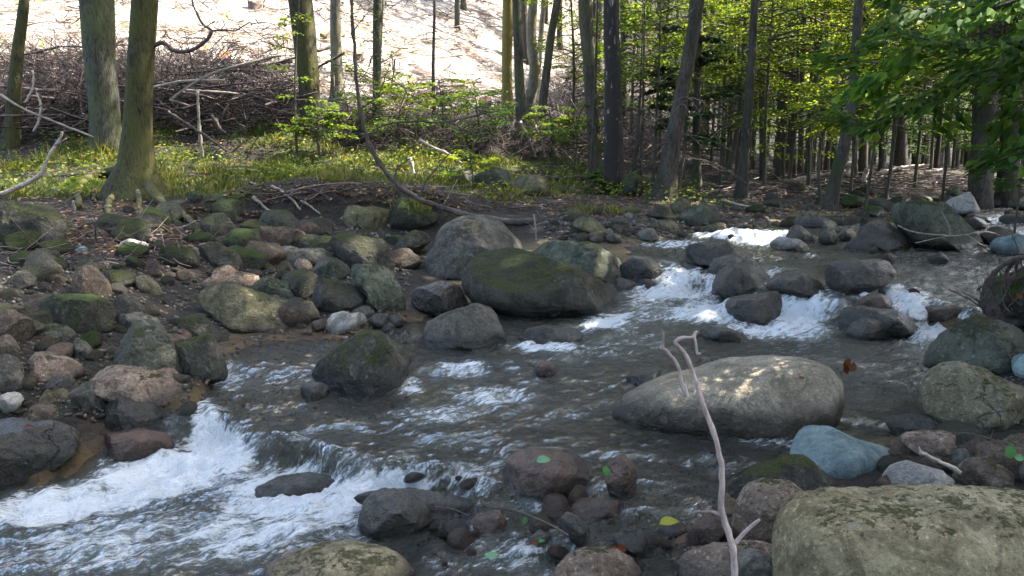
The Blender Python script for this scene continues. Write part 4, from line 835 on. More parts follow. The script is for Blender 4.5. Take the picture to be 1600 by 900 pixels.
T6 = tree('slim straight trunk above the young shrubs', [(590,190),(589,100),(590,0)], [13,13,13], 'beech2', top=12)
T6b = tree('dark thin stem close beside the slim straight trunk', [(596,188),(593,110),(597,0)], [5,5,5], 'mid', top=9, cr=1.2, cn=(8,40))
T7 = tree('very thin straight sapling stem before the sunlit slope', [(678,190),(677,100),(679,0)], [6,5,4], 'mid', top=8, cr=1.1, cn=(8,40))
T8a = tree('yellow lichen trunk at the left of the trunk clump', [(793,182),(792,90),(794,0)], [16,16,17], 'yellow', top=14)
T8b = tree('mossy grey trunk second in the trunk clump', [(815,214),(811,110),(807,0)], [16,14,13], 'beech2', top=13)
T8c = tree('bent pale trunk with an orange lichen stripe in the clump', [(824,178),(836,110),(830,60),(833,0)], [16,18,15,14], 'pale', top=13)
T8d = tree('pale thin trunk at the back of the clump', [(838,160),(844,70),(850,0)], [9,8,8], 'pale', top=12, cr=1.6)
T8e = tree('dark curved trunk leaning right at the right of the clump', [(842,218),(852,130),(862,50),(871,0)], [15,13,12,11], 'mid', top=13)
T9 = tree('ivy-clad grey trunk just left of the birch', [(931,276),(925,180),(920,90),(914,0)], [19,19,20,22], 'mid', top=14)
T9b = tree('thin sapling stem between ivy-clad trunk and birch', [(922,287),(927,200),(931,100),(934,0)], [6,5,4,4], 'dark', top=8, cr=1., cn=(8,40))
T10 = tree('birch trunk with black and white patchy bark', [(959,302),(958,200),(957,100),(954,0)], [33,30,26,23], 'birch', top=16, flare=1.3, rough=.16)
T11 = tree('thin dead spruce sapling right of the birch', [(985,300),(995,230),(1000,160),(1002,105)], [7,6,5,2], 'dark', top=2.6, crown=False)
T12 = tree('dark hairy-rooted conifer trunk leaning right above the gravel bank', [(1036,312),(1046,250),(1062,160),(1078,80),(1090,0)], [36,26,22,20,19], 'dark', top=16, flare=1.6, rough=.2)
T13 = tree('dark slender trunk touching the leaning conifer near the top', [(1086,262),(1091,180),(1097,90),(1101,0)], [10,10,10,10], 'dark', top=14)
T14 = tree('dark straight trunk rising from the bank edge in mid picture', [(1158,309),(1165,220),(1173,110),(1180,0)], [19,15,13,11], 'dark', top=15, flare=1.4)
T15 = tree('slim grey trunk leaning right behind the dark straight one', [(1136,282),(1152,200),(1160,100),(1168,0)], [10,8,7,6], 'mid', top=13)
T16 = tree('straight grey trunk between the leaning conifer and slim trunks', [(1089,296),(1088,220),(1090,120)], [13,12,11], 'mid', top=12)
T16b = tree('curved thin stem left of the straight grey trunk', [(1054,297),(1066,270),(1070,220),(1072,150)], [8,6,5,5], 'mid', top=8, cr=1., cn=(8,40))
T17 = tree('crooked trunk leaning right beside the upper stream', [(1297,328),(1308,270),(1322,215),(1332,150),(1338,60),(1342,0)], [22,18,18,16,14,13], 'dark', top=14, flare=1.3, rough=.2)
T18 = tree('stout dark trunk right of the crooked leaning one', [(1408,270),(1406,150),(1407,0)], [19,17,16], 'dark', top=17)
T19 = tree('thickest dark trunk near the right edge', [(1582,252),(1580,120),(1578,0)], [29,27,26], 'dark', top=17, y=15)
_l = [('slim trunk at the left end of the far right row',1192,284,1190,9),('thin straight trunk above the long fallen log',1217,278,1222,9),('twin grey trunk, left one, above the fallen log',1239,277,1241,9),('twin grey trunk, right one, above the fallen log',1251,280,1257,8),
 ('black thin stem leaning right before the fallen log',1262,298,1290,5),('pale thin trunk behind the crooked leaning one',1283,266,1288,7),('slim trunk just left of the crooked leaning one',1301,264,1309,9),('short grey trunk by the pale broken stub',1336,276,1336,7),
 ('dark trunk behind the pale broken stub',1348,274,1352,11),('slim trunk left of the stout dark one',1378,269,1378,8),('close pair of dark trunks, left one',1431,262,1431,11),('close pair of dark trunks, right one',1446,261,1447,10),('dark trunk with a pale log at its foot',1464,262,1463,11),
 ('thin grey trunk near the pale log ends',1480,262,1481,7),('trunk with greenish bark in the right forest',1512,262,1510,9),('dark brown trunk left of the thickest one',1526,270,1523,13),('slim trunk in the deep shade at the right edge',1556,262,1552,10)]
for l, ub, vb, ut, wd in _l:
    tree(l, [(ub,vb),((ub+ut)/2+rng.uniform(-2,2),130),(ut,0)], [wd*1.15,wd,wd*.92], 'dark' if rng.random() < .6 else 'mid', top=rng.uniform(12,15), cr=2., cn=(12,60), ch=(5.5, None), cl='dark', sides=10)
# T3: roots over the bank, dead twig on its side
root3, _, loc3 = T3
def gpath(pxs, lift=.03): return np.array([hit(u, v, True)+np.array([0, 0, lift]) for u, v in pxs])
for pxs, wd in ((((196,285),(160,276),(135,285),(124,302),(122,328)),15),(((200,300),(172,316),(170,335),(182,352),(192,372)),9),(((232,312),(262,328),(288,342),(302,356),(313,370)),12),
                (((215,325),(225,348),(240,358),(262,366)),6),(((190,292),(150,300),(148,320)),8)):
    P = smooth_path(gpath(pxs, .03), 18); P[:4] += (np.array([0, 0, .16])*np.linspace(1, 0, 4)[:, None]); r = np.linspace(wd*1.25, wd*.5, 18)/2/F*P[:, 1]
    V, f = tubes(P[None], r[None], 8); V = V+.02*vnoise(V*14)[:, None]; obj('root', mesh_np('root', V-loc3, f), BM['beech'], root3)
def px_tubes(lines, y, sides=6, nn=16):
    out = []
    for pts, w0, w1 in lines:
        yy = y if np.isscalar(y) else np.array(y)
        P = smooth_path(at_y(np.array(pts, float)[:, 0], np.array(pts, float)[:, 1], yy), nn); r = np.linspace(w0, w1, nn)/2/F*np.mean(yy); V, f = tubes(P[None], r[None], sides); V = V+(np.mean(r)*.5)*vnoise(V*25)[:, None]; out.append((V, f))
    return merge(out)
V, f = px_tubes([(((236,74),(255,66),(270,78),(285,81),(305,76),(325,60),(330,47)),7,5),(((330,47),(318,38),(308,22),(300,2),(296,-20)),4,2.5),(((330,48),(350,47),(368,48),(378,42),(392,34)),3.5,1.5),(((345,47),(352,38)),2,1)], loc3[1])
obj('branch', mesh_np('branch', V-loc3, f), WOODDARK, root3)
# dead branches of the spruces, droopy and thin
def dead_branches(n, h0, h1, ln, r=.006, drp=.5, sub=3, P_at=lambda h: np.array([0, 0, h]), az=None):
    polys = []; rr = []
    t = np.linspace(0, 1, 5)
    for i in range(n):
        a = rng.uniform(0, 6.283) if az is None else rng.uniform(*az); l = ln*rng.uniform(.4, 1.1); o = P_at(rng.uniform(h0, h1)); d = np.array([math.cos(a), math.sin(a), 0]); b = o+d*(t*l)[:, None]; b[:, 2] += l*(.15*t-drp*t*t); polys.append(b); rr.append(r*(1-.8*t))
        for j in range(sub):
            k = rng.integers(1, 4); s_ = np.array([-d[1], d[0], 0])*rng.choice([-1, 1]); q = b[k]+(d*.6+s_*.8)*(t*l*.4)[:, None]; q[:, 2] -= l*.25*t*t; polys.append(q); rr.append(r*.55*(1-.8*t))
    return tubes(np.array(polys), np.array(rr), 3, False)
for T_, n, h0, h1, ln in ((T11, 40, .25, 2.4, .75), (T12, 46, .5, 4.2, 1.2), (T14, 26, .8, 4.5, .9), (T18, 30, 1., 6, 1.2), (T19, 20, 1., 4, 1.), (T17, 14, 1., 3.6, .7)):
    V, f = dead_branches(n, h0, h1, ln, .007, .45, 4, T_[1]); o = obj('dead_branches', mesh_np('dead_branches', V, f), WOODDARK if T_ is not T12 else SLASH, T_[0]); o['kind'] = 'stuff'
# forest behind: five kinds, copied with their parts
PROT = []
for j in range(6):
    hgt = 17; lean = rng.normal(0, .35, 2); path = [(0, 0, -.4), (lean[0]*.2, lean[1]*.2, 3), (lean[0]*.6, lean[1]*.6, 8), (lean[0], lean[1], hgt)]
    me, Pp, rr = trunk_mesh('trunk', path, [.135, .125, .105, .03], 8, 50+j, 1.35, .12, 26)
    P_at = lambda h, Pp=Pp: np.array([np.interp(h, Pp[:, 2], Pp[:, i]) for i in range(3)])
    me.materials.append(BM['dark' if j % 3 else 'mid'])
    pos, dr, nr, polys, rads = spray_crown(P_at, 6.5 if j % 2 else 9., 16.5, 24, 2.1, 34, .24, .35); V, f = leaves(pos, dr, nr, .23*rng.uniform(.6, 1.2, len(pos)), .5, True); mc = mesh_np('crown', V, f); mc.materials.append(LM['needle' if j % 2 else 'dark'])
    V, f = dead_branches(34, 1.5, 9, 1.0, .01, .4, 2, P_at); md = mesh_np('dead_branches', V, f); md.materials.append(WOODDARK)
    PROT.append((me, mc, md))
def bgtree(x, y, label, group, sc=1.):
    z = _g1(x, y); r = empty('conifer', (x, y, z), rng.uniform(0, 6.28)); r.scale = (sc, sc, rng.uniform(.9, 1.1)); tag(r, label, 'tree', group); p = PROT[rng.integers(6)]
    for nm, me in zip(('trunk', 'crown', 'dead_branches'), p):
        o = D.objects.new(nm, me); COL.link(o); o.parent = r
        if nm != 'trunk': o['kind'] = 'stuff'
pts = [(t_[2][0], t_[2][1]) for t_ in TREES]
def scatter(n, gen, md, label, group, sc=(.6, 1.3)):
    c = 0
    for _ in range(n*30):
        if c >= n: break
        x, y = gen()
        if min((x-a)**2+(y-b)**2 for a, b in pts) < md*md: continue
        pts.append((x, y)); bgtree(x, y, label, group, rng.uniform(*sc)); c += 1
def g1():
    y = 20+34*rng.random()**1.1; u = rng.uniform(1090, 1690); return (u-800)/F*y, y
scatter(120, g1, .5, 'dark conifer trunk deep in the forest beyond the stream', 'conifers deep in the right forest', (.32, .75))
def g2():
    y = rng.uniform(27, 46); u = rng.uniform(690, 1080); return (u-800)/F*y, y
scatter(34, g2, .8, 'straight conifer standing up the slope behind the trunk clump', 'conifers on the slope behind the clump', (.6, 1.))
def g3():
    y = rng.uniform(50, 80); u = rng.uniform(700, 1750); return (u-800)/F*y, y
scatter(80, g3, 1.3, 'far conifer on the rising ground at the back', 'conifers on the back slope', (1.1, 1.7))
ANT = [(t_[0]['label'], project(*t_[2])[0], t_[2][1]) for t_ in TREES]
def relabel(group, first, cut):
    by = {}
    for o in [q for q in C.scene.objects if q.get('group') == group]:
        u = project(*o.location)[0]; a = min(ANT, key=lambda q: abs(q[1]-u)); o['_u'] = u; by.setdefault(a[0], []).append(o)
    for l, os_ in by.items():
        os_.sort(key=lambda q: q['_u']); l2 = ' '.join(l.split()[:cut])
        for k_, o in enumerate(os_): o['label'] = first+' behind the '+l+(', number '+str(k_+1)+' from the left there' if False else ''); o['_k'] = k_; o['_n'] = len(os_)
        if len(os_) > 1:
            wd = ['leftmost', 'second from left', 'third from left', 'fourth from left', 'fifth from left', 'sixth from left', 'seventh from left', 'eighth from left', 'ninth from left', 'tenth from left', 'eleventh from left', 'twelfth from left', 'thirteenth from left', 'fourteenth from left', 'fifteenth from left', 'sixteenth from left', 'seventeenth from left', 'eighteenth from left', 'nineteenth from left', 'twentieth from left', 'twenty-first from left', 'twenty-second from left', 'twenty-third from left', 'twenty-fourth from left']
            for k_, o in enumerate(os_): o['label'] = (wd[min(k_, 23)] if k_ < len(os_)-1 else 'rightmost')+' '+o['label']
    for os_ in by.values():
        for o in os_:
            w_ = o['label'].split(); o['label'] = ' '.join(w_[:16])
            for q in ('_u', '_k', '_n'): del o[q]
relabel('conifers deep in the right forest', 'conifer', 12); relabel('conifers on the slope behind the clump', 'slope conifer', 12); relabel('conifers on the back slope', 'far conifer', 12)
# trees beyond the right edge whose crowns shade the stream
for x, y in ((7.6,6.7),(9.2,6.4),(6.2,2.2),(8.2,5.2),(10.6,3.),(7.6,8.6),(11.,7.),(9.9,11.3),(13.4,10.),(14.,5.),(12.3,14.5),(16.,13.),(17.5,8.),(5.2,-2.),(9.,-1.5),(13.,0.),(16.5,3.5),(20.,11.),(15.2,18.),(19.,16.),(3.,-5.),(8.,-6.),(22.,6.),(-1.5,-6.)):
    z = _g1(x, y); r_ = empty('tree', (x, y, z)); tag(r_, 'tall forest tree beyond the right edge shading the stream', 'tree', 'trees beyond the right edge')
    p = PROT[rng.integers(6)]; o = D.objects.new('trunk', p[0]); COL.link(o); o.parent = r_; o.scale = (1.4, 1.4, .95)
    P_at = lambda h: np.array([0, 0, h]); spec = spray_crown(P_at, 7., 15.5, 36, 3.3, 112, .24); crown_obj('crown', r_, (x, y, z), spec, 'dark', .25, True, cull)
# unseen dense wood added behind the camera to block low skylight
for k_ in range(46):
    an = rng.uniform(R(150), R(395)); rr_ = rng.uniform(8, 19); x, y = math.sin(an)*rr_*1.1, math.cos(an)*rr_
    if y > 5 and x < 0: continue
    if y > -4 and abs(x) < 7: continue
    bgtree(x, y, 'unseen forest tree added behind the camera to block low skylight', 'trees behind the camera', rng.uniform(.9, 1.5))
n = 9000; an = rng.uniform(R(100), R(300), n); rr_ = rng.uniform(9, 12, n); P = np.stack([np.sin(an)*rr_*1.15, np.cos(an)*rr_-1, 0*an], -1); P[:, 2] = rng.random(n)**1.1*5.2
V, f = leaves(P, rnd_unit(n)*np.array([1, 1, .4]), rnd_unit(n)*.7+np.array([0, 0, 1.]), rng.uniform(.22, .4, n), .6, True); tag(obj('leaf_wall', mesh_np('leaf_wall', V, f, False), LM['dark']), 'unseen wall of leaves added behind the camera to block low skylight', 'leaf_wall', kind='stuff')
# understory: young trees and shrubs whose leaves are in the picture
def young(label, u, vb, y, h0, h1, rad, lm, nb, nl, L, cat='young tree', name='young_tree', px_stem=5, quad=True, top=None, bark='mid'):
    b = at_y(u, vb, y); z = _g1(b[0], y); r_ = empty(name, (b[0], y, z)); tag(r_, label, cat); a0 = h0-z; a1 = h1-z
    rd = px_stem/2/F*y; path = [(0, 0, -.2), (rng.normal(0, .06), 0, a1*.4), (rng.normal(0, .12), rng.normal(0, .1), a1)]
    me, Pp, rr = trunk_mesh('trunk' if 'tree' in name else 'stem', path, [rd, rd*.8, rd*.3], 7, int(u), 1.2, .08, 20); obj('trunk' if 'tree' in name else 'stem', me, BM[bark], r_)
    P_at = lambda h: np.array([np.interp(h, Pp[:, 2], Pp[:, i]) for i in range(3)])
    nb, nl = int(nb*1.25), int(nl*2.0); L = L*.92
    crown_obj('crown', r_, (b[0], y, z), spray_crown(P_at, a0, a1, nb, rad, nl, L, rise=.2, droop=.22), lm, L, quad, None, WOODDARK); return r_
young('bright green young beech behind and right of the birch', 1030, 285, 18, 2.4, 7, 1.7, 'beech', 34, 60, .11)
young('dark green spruce sapling before the leaning conifer', 1068, 290, 14.5, 1.7, 3.6, .9, 'needle', 20, 70, .11)
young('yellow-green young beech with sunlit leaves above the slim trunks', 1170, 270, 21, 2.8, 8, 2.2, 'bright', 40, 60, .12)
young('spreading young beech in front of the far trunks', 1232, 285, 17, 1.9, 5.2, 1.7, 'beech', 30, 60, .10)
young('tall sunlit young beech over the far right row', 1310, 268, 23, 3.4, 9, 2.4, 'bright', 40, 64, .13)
young('young beech leafing between the clump and the ivy-clad trunk', 893, 262, 19, 2.4, 6, 1.3, 'beech', 22, 50, .10)
young('dim green young tree behind the close pair of dark trunks', 1455, 262, 19, 2.6, 7, 2.0, 'dark', 30, 60, .12)
young('young beech in the shade right of the birch foot', 1110, 280, 22, 1.6, 4.8, 1.7, 'dark', 26, 60, .11)
young('light green leafy branchlet tree above the crooked leaning trunk', 1352, 300, 11.5, 1.8, 3.0, .95, 'beech', 14, 60, .085)
young('sunlit small beech left of the crooked leaning trunk', 1285, 300, 12.5, 1.7, 2.9, .85, 'bright', 12, 50, .085)
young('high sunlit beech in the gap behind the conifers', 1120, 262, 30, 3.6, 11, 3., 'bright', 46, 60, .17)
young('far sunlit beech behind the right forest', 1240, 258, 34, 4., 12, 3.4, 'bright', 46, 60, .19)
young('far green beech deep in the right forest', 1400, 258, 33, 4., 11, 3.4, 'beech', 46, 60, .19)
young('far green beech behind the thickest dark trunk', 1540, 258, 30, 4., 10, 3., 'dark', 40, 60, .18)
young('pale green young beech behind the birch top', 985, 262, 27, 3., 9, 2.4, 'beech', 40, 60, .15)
for lab, u, vb, y, h0, h1, rad, lm, nb, nl in (('fine-leaved shrub right of the bent sapling stem', 625, 205, 14.5, 1.85, 2.7, .75, 'beech', 16, 40), ('fine-leaved shrub before the trunk clump', 745, 215, 15, 1.8, 2.6, .8, 'dark', 16, 40),
     ('low leafy shrub behind the bent sapling', 580, 200, 15, 2., 2.9, .7, 'beech', 14, 40), ('shrub with yellowish leaves at the slope foot', 690, 190, 16, 2.1, 2.9, .8, 'bright', 12, 34), ('small green shrub at the foot of the sunlit-edged trunk', 505, 212, 13.5, 1.75, 2.2, .55, 'beech', 16, 44),
     ('sparse climbing shrub on the sunlit-edged trunk', 462, 200, 13.6, 2., 4.2, .55, 'beech', 12, 16), ('small shrub below the trunk clump', 860, 225, 15.5, 1.7, 2.3, .7, 'beech', 14, 40), ('fern-like shrub left of the ivy-clad trunk', 895, 245, 14.5, 1.5, 2.2, .65, 'beech', 14, 40), ('small shrub with pale leaves over the shaded grey boulder', 740, 262, 11.3, 1.2, 1.55, .45, 'bright', 9, 22)):
    young(lab, u, vb, y, h0, h1, rad, lm, nb, nl, .075, 'shrub', 'shrub', 4)
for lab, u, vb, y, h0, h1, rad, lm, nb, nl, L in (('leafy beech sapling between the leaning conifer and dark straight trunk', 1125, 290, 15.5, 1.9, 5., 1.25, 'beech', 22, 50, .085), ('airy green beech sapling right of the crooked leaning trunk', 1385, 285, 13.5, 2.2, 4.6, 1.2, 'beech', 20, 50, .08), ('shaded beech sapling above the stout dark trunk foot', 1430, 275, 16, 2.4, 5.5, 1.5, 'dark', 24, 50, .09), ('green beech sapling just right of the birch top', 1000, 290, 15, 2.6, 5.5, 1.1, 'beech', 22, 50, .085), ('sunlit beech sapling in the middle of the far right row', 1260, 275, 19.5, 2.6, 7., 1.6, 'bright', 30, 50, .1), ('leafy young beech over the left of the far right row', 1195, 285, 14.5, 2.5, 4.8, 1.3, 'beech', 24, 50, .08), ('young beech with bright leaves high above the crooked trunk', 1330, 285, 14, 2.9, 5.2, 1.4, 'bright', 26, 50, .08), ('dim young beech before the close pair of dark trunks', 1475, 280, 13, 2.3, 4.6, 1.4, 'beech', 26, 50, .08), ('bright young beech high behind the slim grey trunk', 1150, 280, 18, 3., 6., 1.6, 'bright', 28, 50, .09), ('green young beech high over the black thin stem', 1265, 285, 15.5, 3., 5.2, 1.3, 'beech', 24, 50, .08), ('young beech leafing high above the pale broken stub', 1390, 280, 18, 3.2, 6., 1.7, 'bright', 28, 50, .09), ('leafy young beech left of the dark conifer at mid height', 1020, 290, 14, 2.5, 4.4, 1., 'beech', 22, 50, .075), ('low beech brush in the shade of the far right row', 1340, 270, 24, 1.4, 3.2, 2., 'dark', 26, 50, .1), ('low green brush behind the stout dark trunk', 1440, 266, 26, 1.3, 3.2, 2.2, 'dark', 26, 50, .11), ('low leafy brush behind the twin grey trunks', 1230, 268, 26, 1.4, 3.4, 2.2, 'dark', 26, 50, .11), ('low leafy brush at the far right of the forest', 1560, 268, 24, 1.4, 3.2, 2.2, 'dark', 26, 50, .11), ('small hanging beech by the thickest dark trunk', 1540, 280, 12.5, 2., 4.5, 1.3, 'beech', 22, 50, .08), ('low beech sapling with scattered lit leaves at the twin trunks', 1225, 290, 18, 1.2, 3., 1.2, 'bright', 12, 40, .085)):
    young(lab, u, vb, y, h0, h1, rad, lm, nb, nl, L)
young('dense green ivy clump at the foot of the birch', 950, 300, 12.6, .95, 1.25, .33, 'dark', 22, 36, .06, 'shrub', 'shrub', 4)
young('leafy sprig growing at the right edge above the bank', 1590, 300, 9, 1.2, 2.1, .6, 'dark', 14, 40, .08, 'shrub', 'shrub', 4)
# near beech reaching in from the right: every near leaf its own part
bx, by = 3.95, 4.6; bz = _g1(bx, by); nb_ = empty('beech_tree', (bx, by, bz)); tag(nb_, 'near beech reaching its leafy branches in from the upper right', 'tree')
me, Pp, rr = trunk_mesh('trunk', [(0, 0, -.3), (.05, 0, 2), (0, .1, 6), (.1, 0, 13)], [.13, .12, .09, .03], 12, 5, 1.4, .08); obj('trunk', me, BM['beech2'], nb_)
bl_ = [([(1860,-20,4.6),(1700,-30,4.6),(1560,10,4.5),(1470,45,4.5),(1400,100,4.6),(1330,150,4.8)],11,2),([(1860,40,4.6),(1680,40,4.3),(1560,70,4.2),(1440,60,4.2),(1380,40,4.2)],9,2),([(1860,90,4.6),(1640,100,4.8),(1540,110,4.9),(1440,150,5.),(1380,165,5.1)],8,2),([(1700,-30,4.6),(1560,-60,4.4),(1440,-30,4.3),(1390,-5,4.3)],7,2),
       ([(1640,100,4.8),(1590,180,4.7),(1575,210,4.7)],5,1.5),([(1860,150,4.6),(1660,210,4.4),(1600,235,4.3),(1560,250,4.3)],5,1.5),([(1440,150,5.),(1400,175,5.1),(1350,192,5.2),(1300,165,5.3)],4,1.5),([(1440,150,5.),(1470,170,5.),(1490,182,5.)],3,1.2),([(1400,100,4.6),(1340,95,4.8),(1270,80,5.)],4,1.2),([(1860,-60,4.9),(1700,20,5.),(1580,60,5.1),(1500,110,5.2),(1470,150,5.2)],7,2),([(1860,60,5.2),(1700,0,5.3),(1560,-10,5.2),(1450,10,5.2),(1340,60,5.3)],7,2),([(1860,20,4.2),(1720,70,4.2),(1640,90,4.2),(1570,130,4.2)],6,2)]
lp, ldr, lnr = [], [], []; tb = []
for pts_, w0, w1 in bl_:
    a = np.array(pts_, float); P = smooth_path(at_y(a[:, 0], a[:, 1], a[:, 2]), 22); tb.append((lambda v: v)(tubes(P[None], (np.linspace(w0, w1, 22)/2/F*4.5)[None], 6)))
    n = int(190*np.linalg.norm(np.diff(P, axis=0), axis=1).sum()); t_ = rng.uniform(.3, 1, n)*20; k = t_.astype(int); p = P[k]+(P[k+1]-P[k])*(t_-k)[:, None]; d = P[k+1]-P[k]; d /= np.linalg.norm(d, axis=1, keepdims=True); sd_ = np.cross(d, [0, 0, 1.]); lat = rng.uniform(-1, 1, n)
    p = p+sd_*lat[:, None]*.22+d*(np.abs(lat)*.1)[:, None]; p[:, 2] += rng.normal(0, .035, n)-.05*np.abs(lat); ldr.append(d*.8+sd_*np.sign(lat)[:, None]*.8+np.array([0, 0, -.35])); lnr.append(rnd_unit(n)*.6+np.array([0, -.25, 1.])); lp.append(p)
V, f = merge(tb); loc = np.array([bx, by, bz]); bo = obj('branch', mesh_np('branch', V-loc, f), BM['mid'], nb_)
lp = np.concatenate(lp); ldr = np.concatenate(ldr); lnr = np.concatenate(lnr)
pu_, pv_ = project(lp[:, 0], lp[:, 1], lp[:, 2]); inv = (pu_ < 1620) & (pv_ > -20); order = np.argsort(~inv, kind='stable')
LMESH = []
for j in range(5):
    V, f = leaves(np.zeros((1, 3)), np.array([[1., 0, 0]]), np.array([[0, .0, 1.]]), [1.], .6+.04*j); V[:, 2] += .1*np.sin(V[:, 0]*2+j)
    me = mesh_np('leaf', V, f, False); me.materials.append(leaf_mat('near_leaf', [[(.045, .11, .016)]*2, [(.065, .145, .02)]*2, [(.10, .19, .024)]*2, [(.05, .12, .022)]*2, [(.18, .28, .035)]*2][j], .52)); LMESH.append(me)
for q, i in enumerate(order[:296]):
    d = Vector(ldr[i]).normalized(); n = Vector(lnr[i]).normalized(); s = n.cross(d).normalized(); n = d.cross(s); L_ = rng.uniform(.055, .085)
    o = D.objects.new('leaf', LMESH[rng.choice(5, p=[.28, .3, .22, .12, .08])]); COL.link(o); o.parent = nb_
    o.matrix_local = Matrix.Translation(Vector(lp[i]-loc)) @ Matrix(((d.x, s.x, n.x), (d.y, s.y, n.y), (d.z, s.z, n.z))).to_4x4() @ Matrix.Scale(L_, 4)
rest = order[296:]; V, f = leaves(lp[rest]-loc, ldr[rest], lnr[rest], rng.uniform(.055, .085, len(rest)), .64); o = obj('foliage', mesh_np('foliage', V, f, False), LM['dark'], nb_); o['kind'] = 'stuff'
spec = spray_crown(lambda h: np.array([0, 0, h]), 4.6, 12.5, 26, 2.6, 80, .2); crown_obj('crown', nb_, loc, spec, 'dark', .2, True, cull)
# ------------------------------------------------------------------ ground cover
def cast(u, v, wet=False):
    """many rays at once on to the ground"""
    out = []
    for a in range(0, len(u), 1500):
        x, y, z = ray(u[a:a+1500], v[a:a+1500]); tt = np.geomspace(1.5, 70, 420); X = x[:, None]*tt; Y = y[:, None]*tt; Z = H+z[:, None]*tt; g = ground_smooth(X, Y); k = (Z < g).argmax(1); r_ = np.arange(len(x))
        o = (Z < g).any(1); P = np.stack([X[r_, k], Y[r_, k], g[r_, k]], -1); P = P[o]; P[:, 2] = ground(P[:, 0], P[:, 1]); out.append(P)
    return np.concatenate(out)
def inpoly(u, v, poly):
    p = np.array(poly, float).reshape(-1, 2); c = np.zeros(len(u), bool); j = len(p)-1
    for i in range(len(p)):
        m = ((p[i, 1] > v) != (p[j, 1] > v)) & (u < (p[j, 0]-p[i, 0])*(v-p[i, 1])/(p[j, 1]-p[i, 1]+1e-9)+p[i, 0]); c ^= m; j = i
    return c
def region(n, poly):
    p = np.array(poly, float).reshape(-1, 2); lo, hi = p.min(0), p.max(0); u = rng.uniform(lo[0], hi[0], n*3); v = rng.uniform(lo[1], hi[1], n*3); k = inpoly(u, v, poly); return cast(u[k][:n], v[k][:n])
# grass on the left bank
def grass():
    n = 56000; x = rng.uniform(-9, 2.6, n); y = rng.uniform(9.0, 15.5, n); z = ground_smooth(x, y); w_ = grass_w(x, y, z); k = rng.random(n) < w_*1.1; P = np.stack([x, y, z], -1)[k]; P[:, 2] = ground(P[:, 0], P[:, 1])-.01
    cl = vnoise(P*2.2, 61); L = (.035+.07*rng.random(len(P)))*(1+.8*np.clip(cl, -.6, 1)); d = rnd_unit(len(P))*.65+np.array([0, 0, 1.]); n_ = rnd_unit(len(P))
    V, f = leaves(P, d, n_, L, .10); V[:, 2] -= 0; tag(obj('grass', mesh_np('grass', V, f, False), LM['grass']), 'short bright grass and moss growing on the left bank', 'grass', kind='stuff')
    # low herbs between the blades
    n = 26000; x = rng.uniform(-9, 3.2, n); y = rng.uniform(9.2, 16.5, n); z = ground_smooth(x, y); w_ = np.maximum(grass_w(x, y, z), .35*sm(10, 12, y)*(1-sm(2, 2.8, z))); cl = sm(-.05, .45, vnoise(np.stack([x, y, 0*x], -1)*1.3, 71)); k = rng.random(n) < w_*cl*1.3
    P = np.stack([x, y, z], -1)[k]; P[:, 2] = ground(P[:, 0], P[:, 1])+rng.random(len(P))**1.5*.22; d = rnd_unit(len(P))*np.array([1, 1, .4]); nn = rnd_unit(len(P))*.6+np.array([0, 0, 1.])
    V, f = leaves(P, d, nn, .035+.035*rng.random(len(P)), .7); tag(obj('ground_plants', mesh_np('ground_plants', V, f, False), LM['herb']), 'small leafy ground plants among the grass of the left bank', 'ground cover', kind='stuff')
grass()
def tuft(label, u, v, n, L, mt='grass', name='grass_tuft', spread=.12):
    p = hit(u, v, False); P = np.concatenate([rng.normal(0, spread, (n, 2)), np.zeros((n, 1))], 1); d = np.concatenate([P[:, :2]*3+rng.normal(0, .35, (n, 2)), np.ones((n, 1))], 1); t = np.linspace(0, 1, 5); d /= np.linalg.norm(d, axis=1, keepdims=True); ll = L*rng.uniform(.5, 1.1, n)
    C_ = P[:, None]+d[:, None]*(t*1.)[None, :, None]*ll[:, None, None]; C_[:, :, 2] -= (t**2.2)[None]*ll[:, None]*.35*rng.uniform(.3, 1.4, n)[:, None]; s = np.cross(d, [0, 0, 1.]); s /= np.linalg.norm(s, axis=1, keepdims=True)+1e-6
    wv_ = (1-t**1.6)*.006+.0008; A_ = C_-s[:, None]*wv_[None, :, None]; B_ = C_+s[:, None]*wv_[None, :, None]; V = np.stack([A_, B_], 2).reshape(-1, 3); b = (np.arange(n)*10)[:, None]+np.arange(4)[None]*2; f = np.stack([b, b+1, b+3, b+2], -1).reshape(-1, 4)
    return tag(obj(name, mesh_np(name, V, [f]), LM[mt], None, tuple(p-np.array([0, 0, .02]))), label, 'grass')
tuft('tall grass tuft at the foot of the thick grey-green trunk', 168, 240, 150, .42)
tuft('grass tuft left of the fern at the left edge', 75, 250, 130, .34); tuft('grass tuft hanging over the bank edge at the far left', 35, 262, 120, .3)
tuft('drooping grass tuft right of the tree with exposed roots', 262, 282, 150, .32); tuft('bright grass tuft on the bank above the pointed mossy boulder', 330, 268, 150, .28); tuft('grass tuft on the bank edge above the jutting mossy slab', 520, 280, 150, .26)
tuft('grass tuft on the sunny part of the bank', 430, 262, 130, .25); tuft('grass tuft at the base of the bent sapling', 645, 325, 110, .28); tuft('small grass tuft on the gravel below the birch, left one', 912, 330, 90, .22); tuft('small grass tuft on the gravel below the birch, right one', 962, 332, 90, .22)
tuft('flat grass tuft on a stone at the edge of the upper stream', 1030, 393, 110, .16); tuft('grass tuft on the bank left of the two pale boulders', 640, 262, 110, .24)
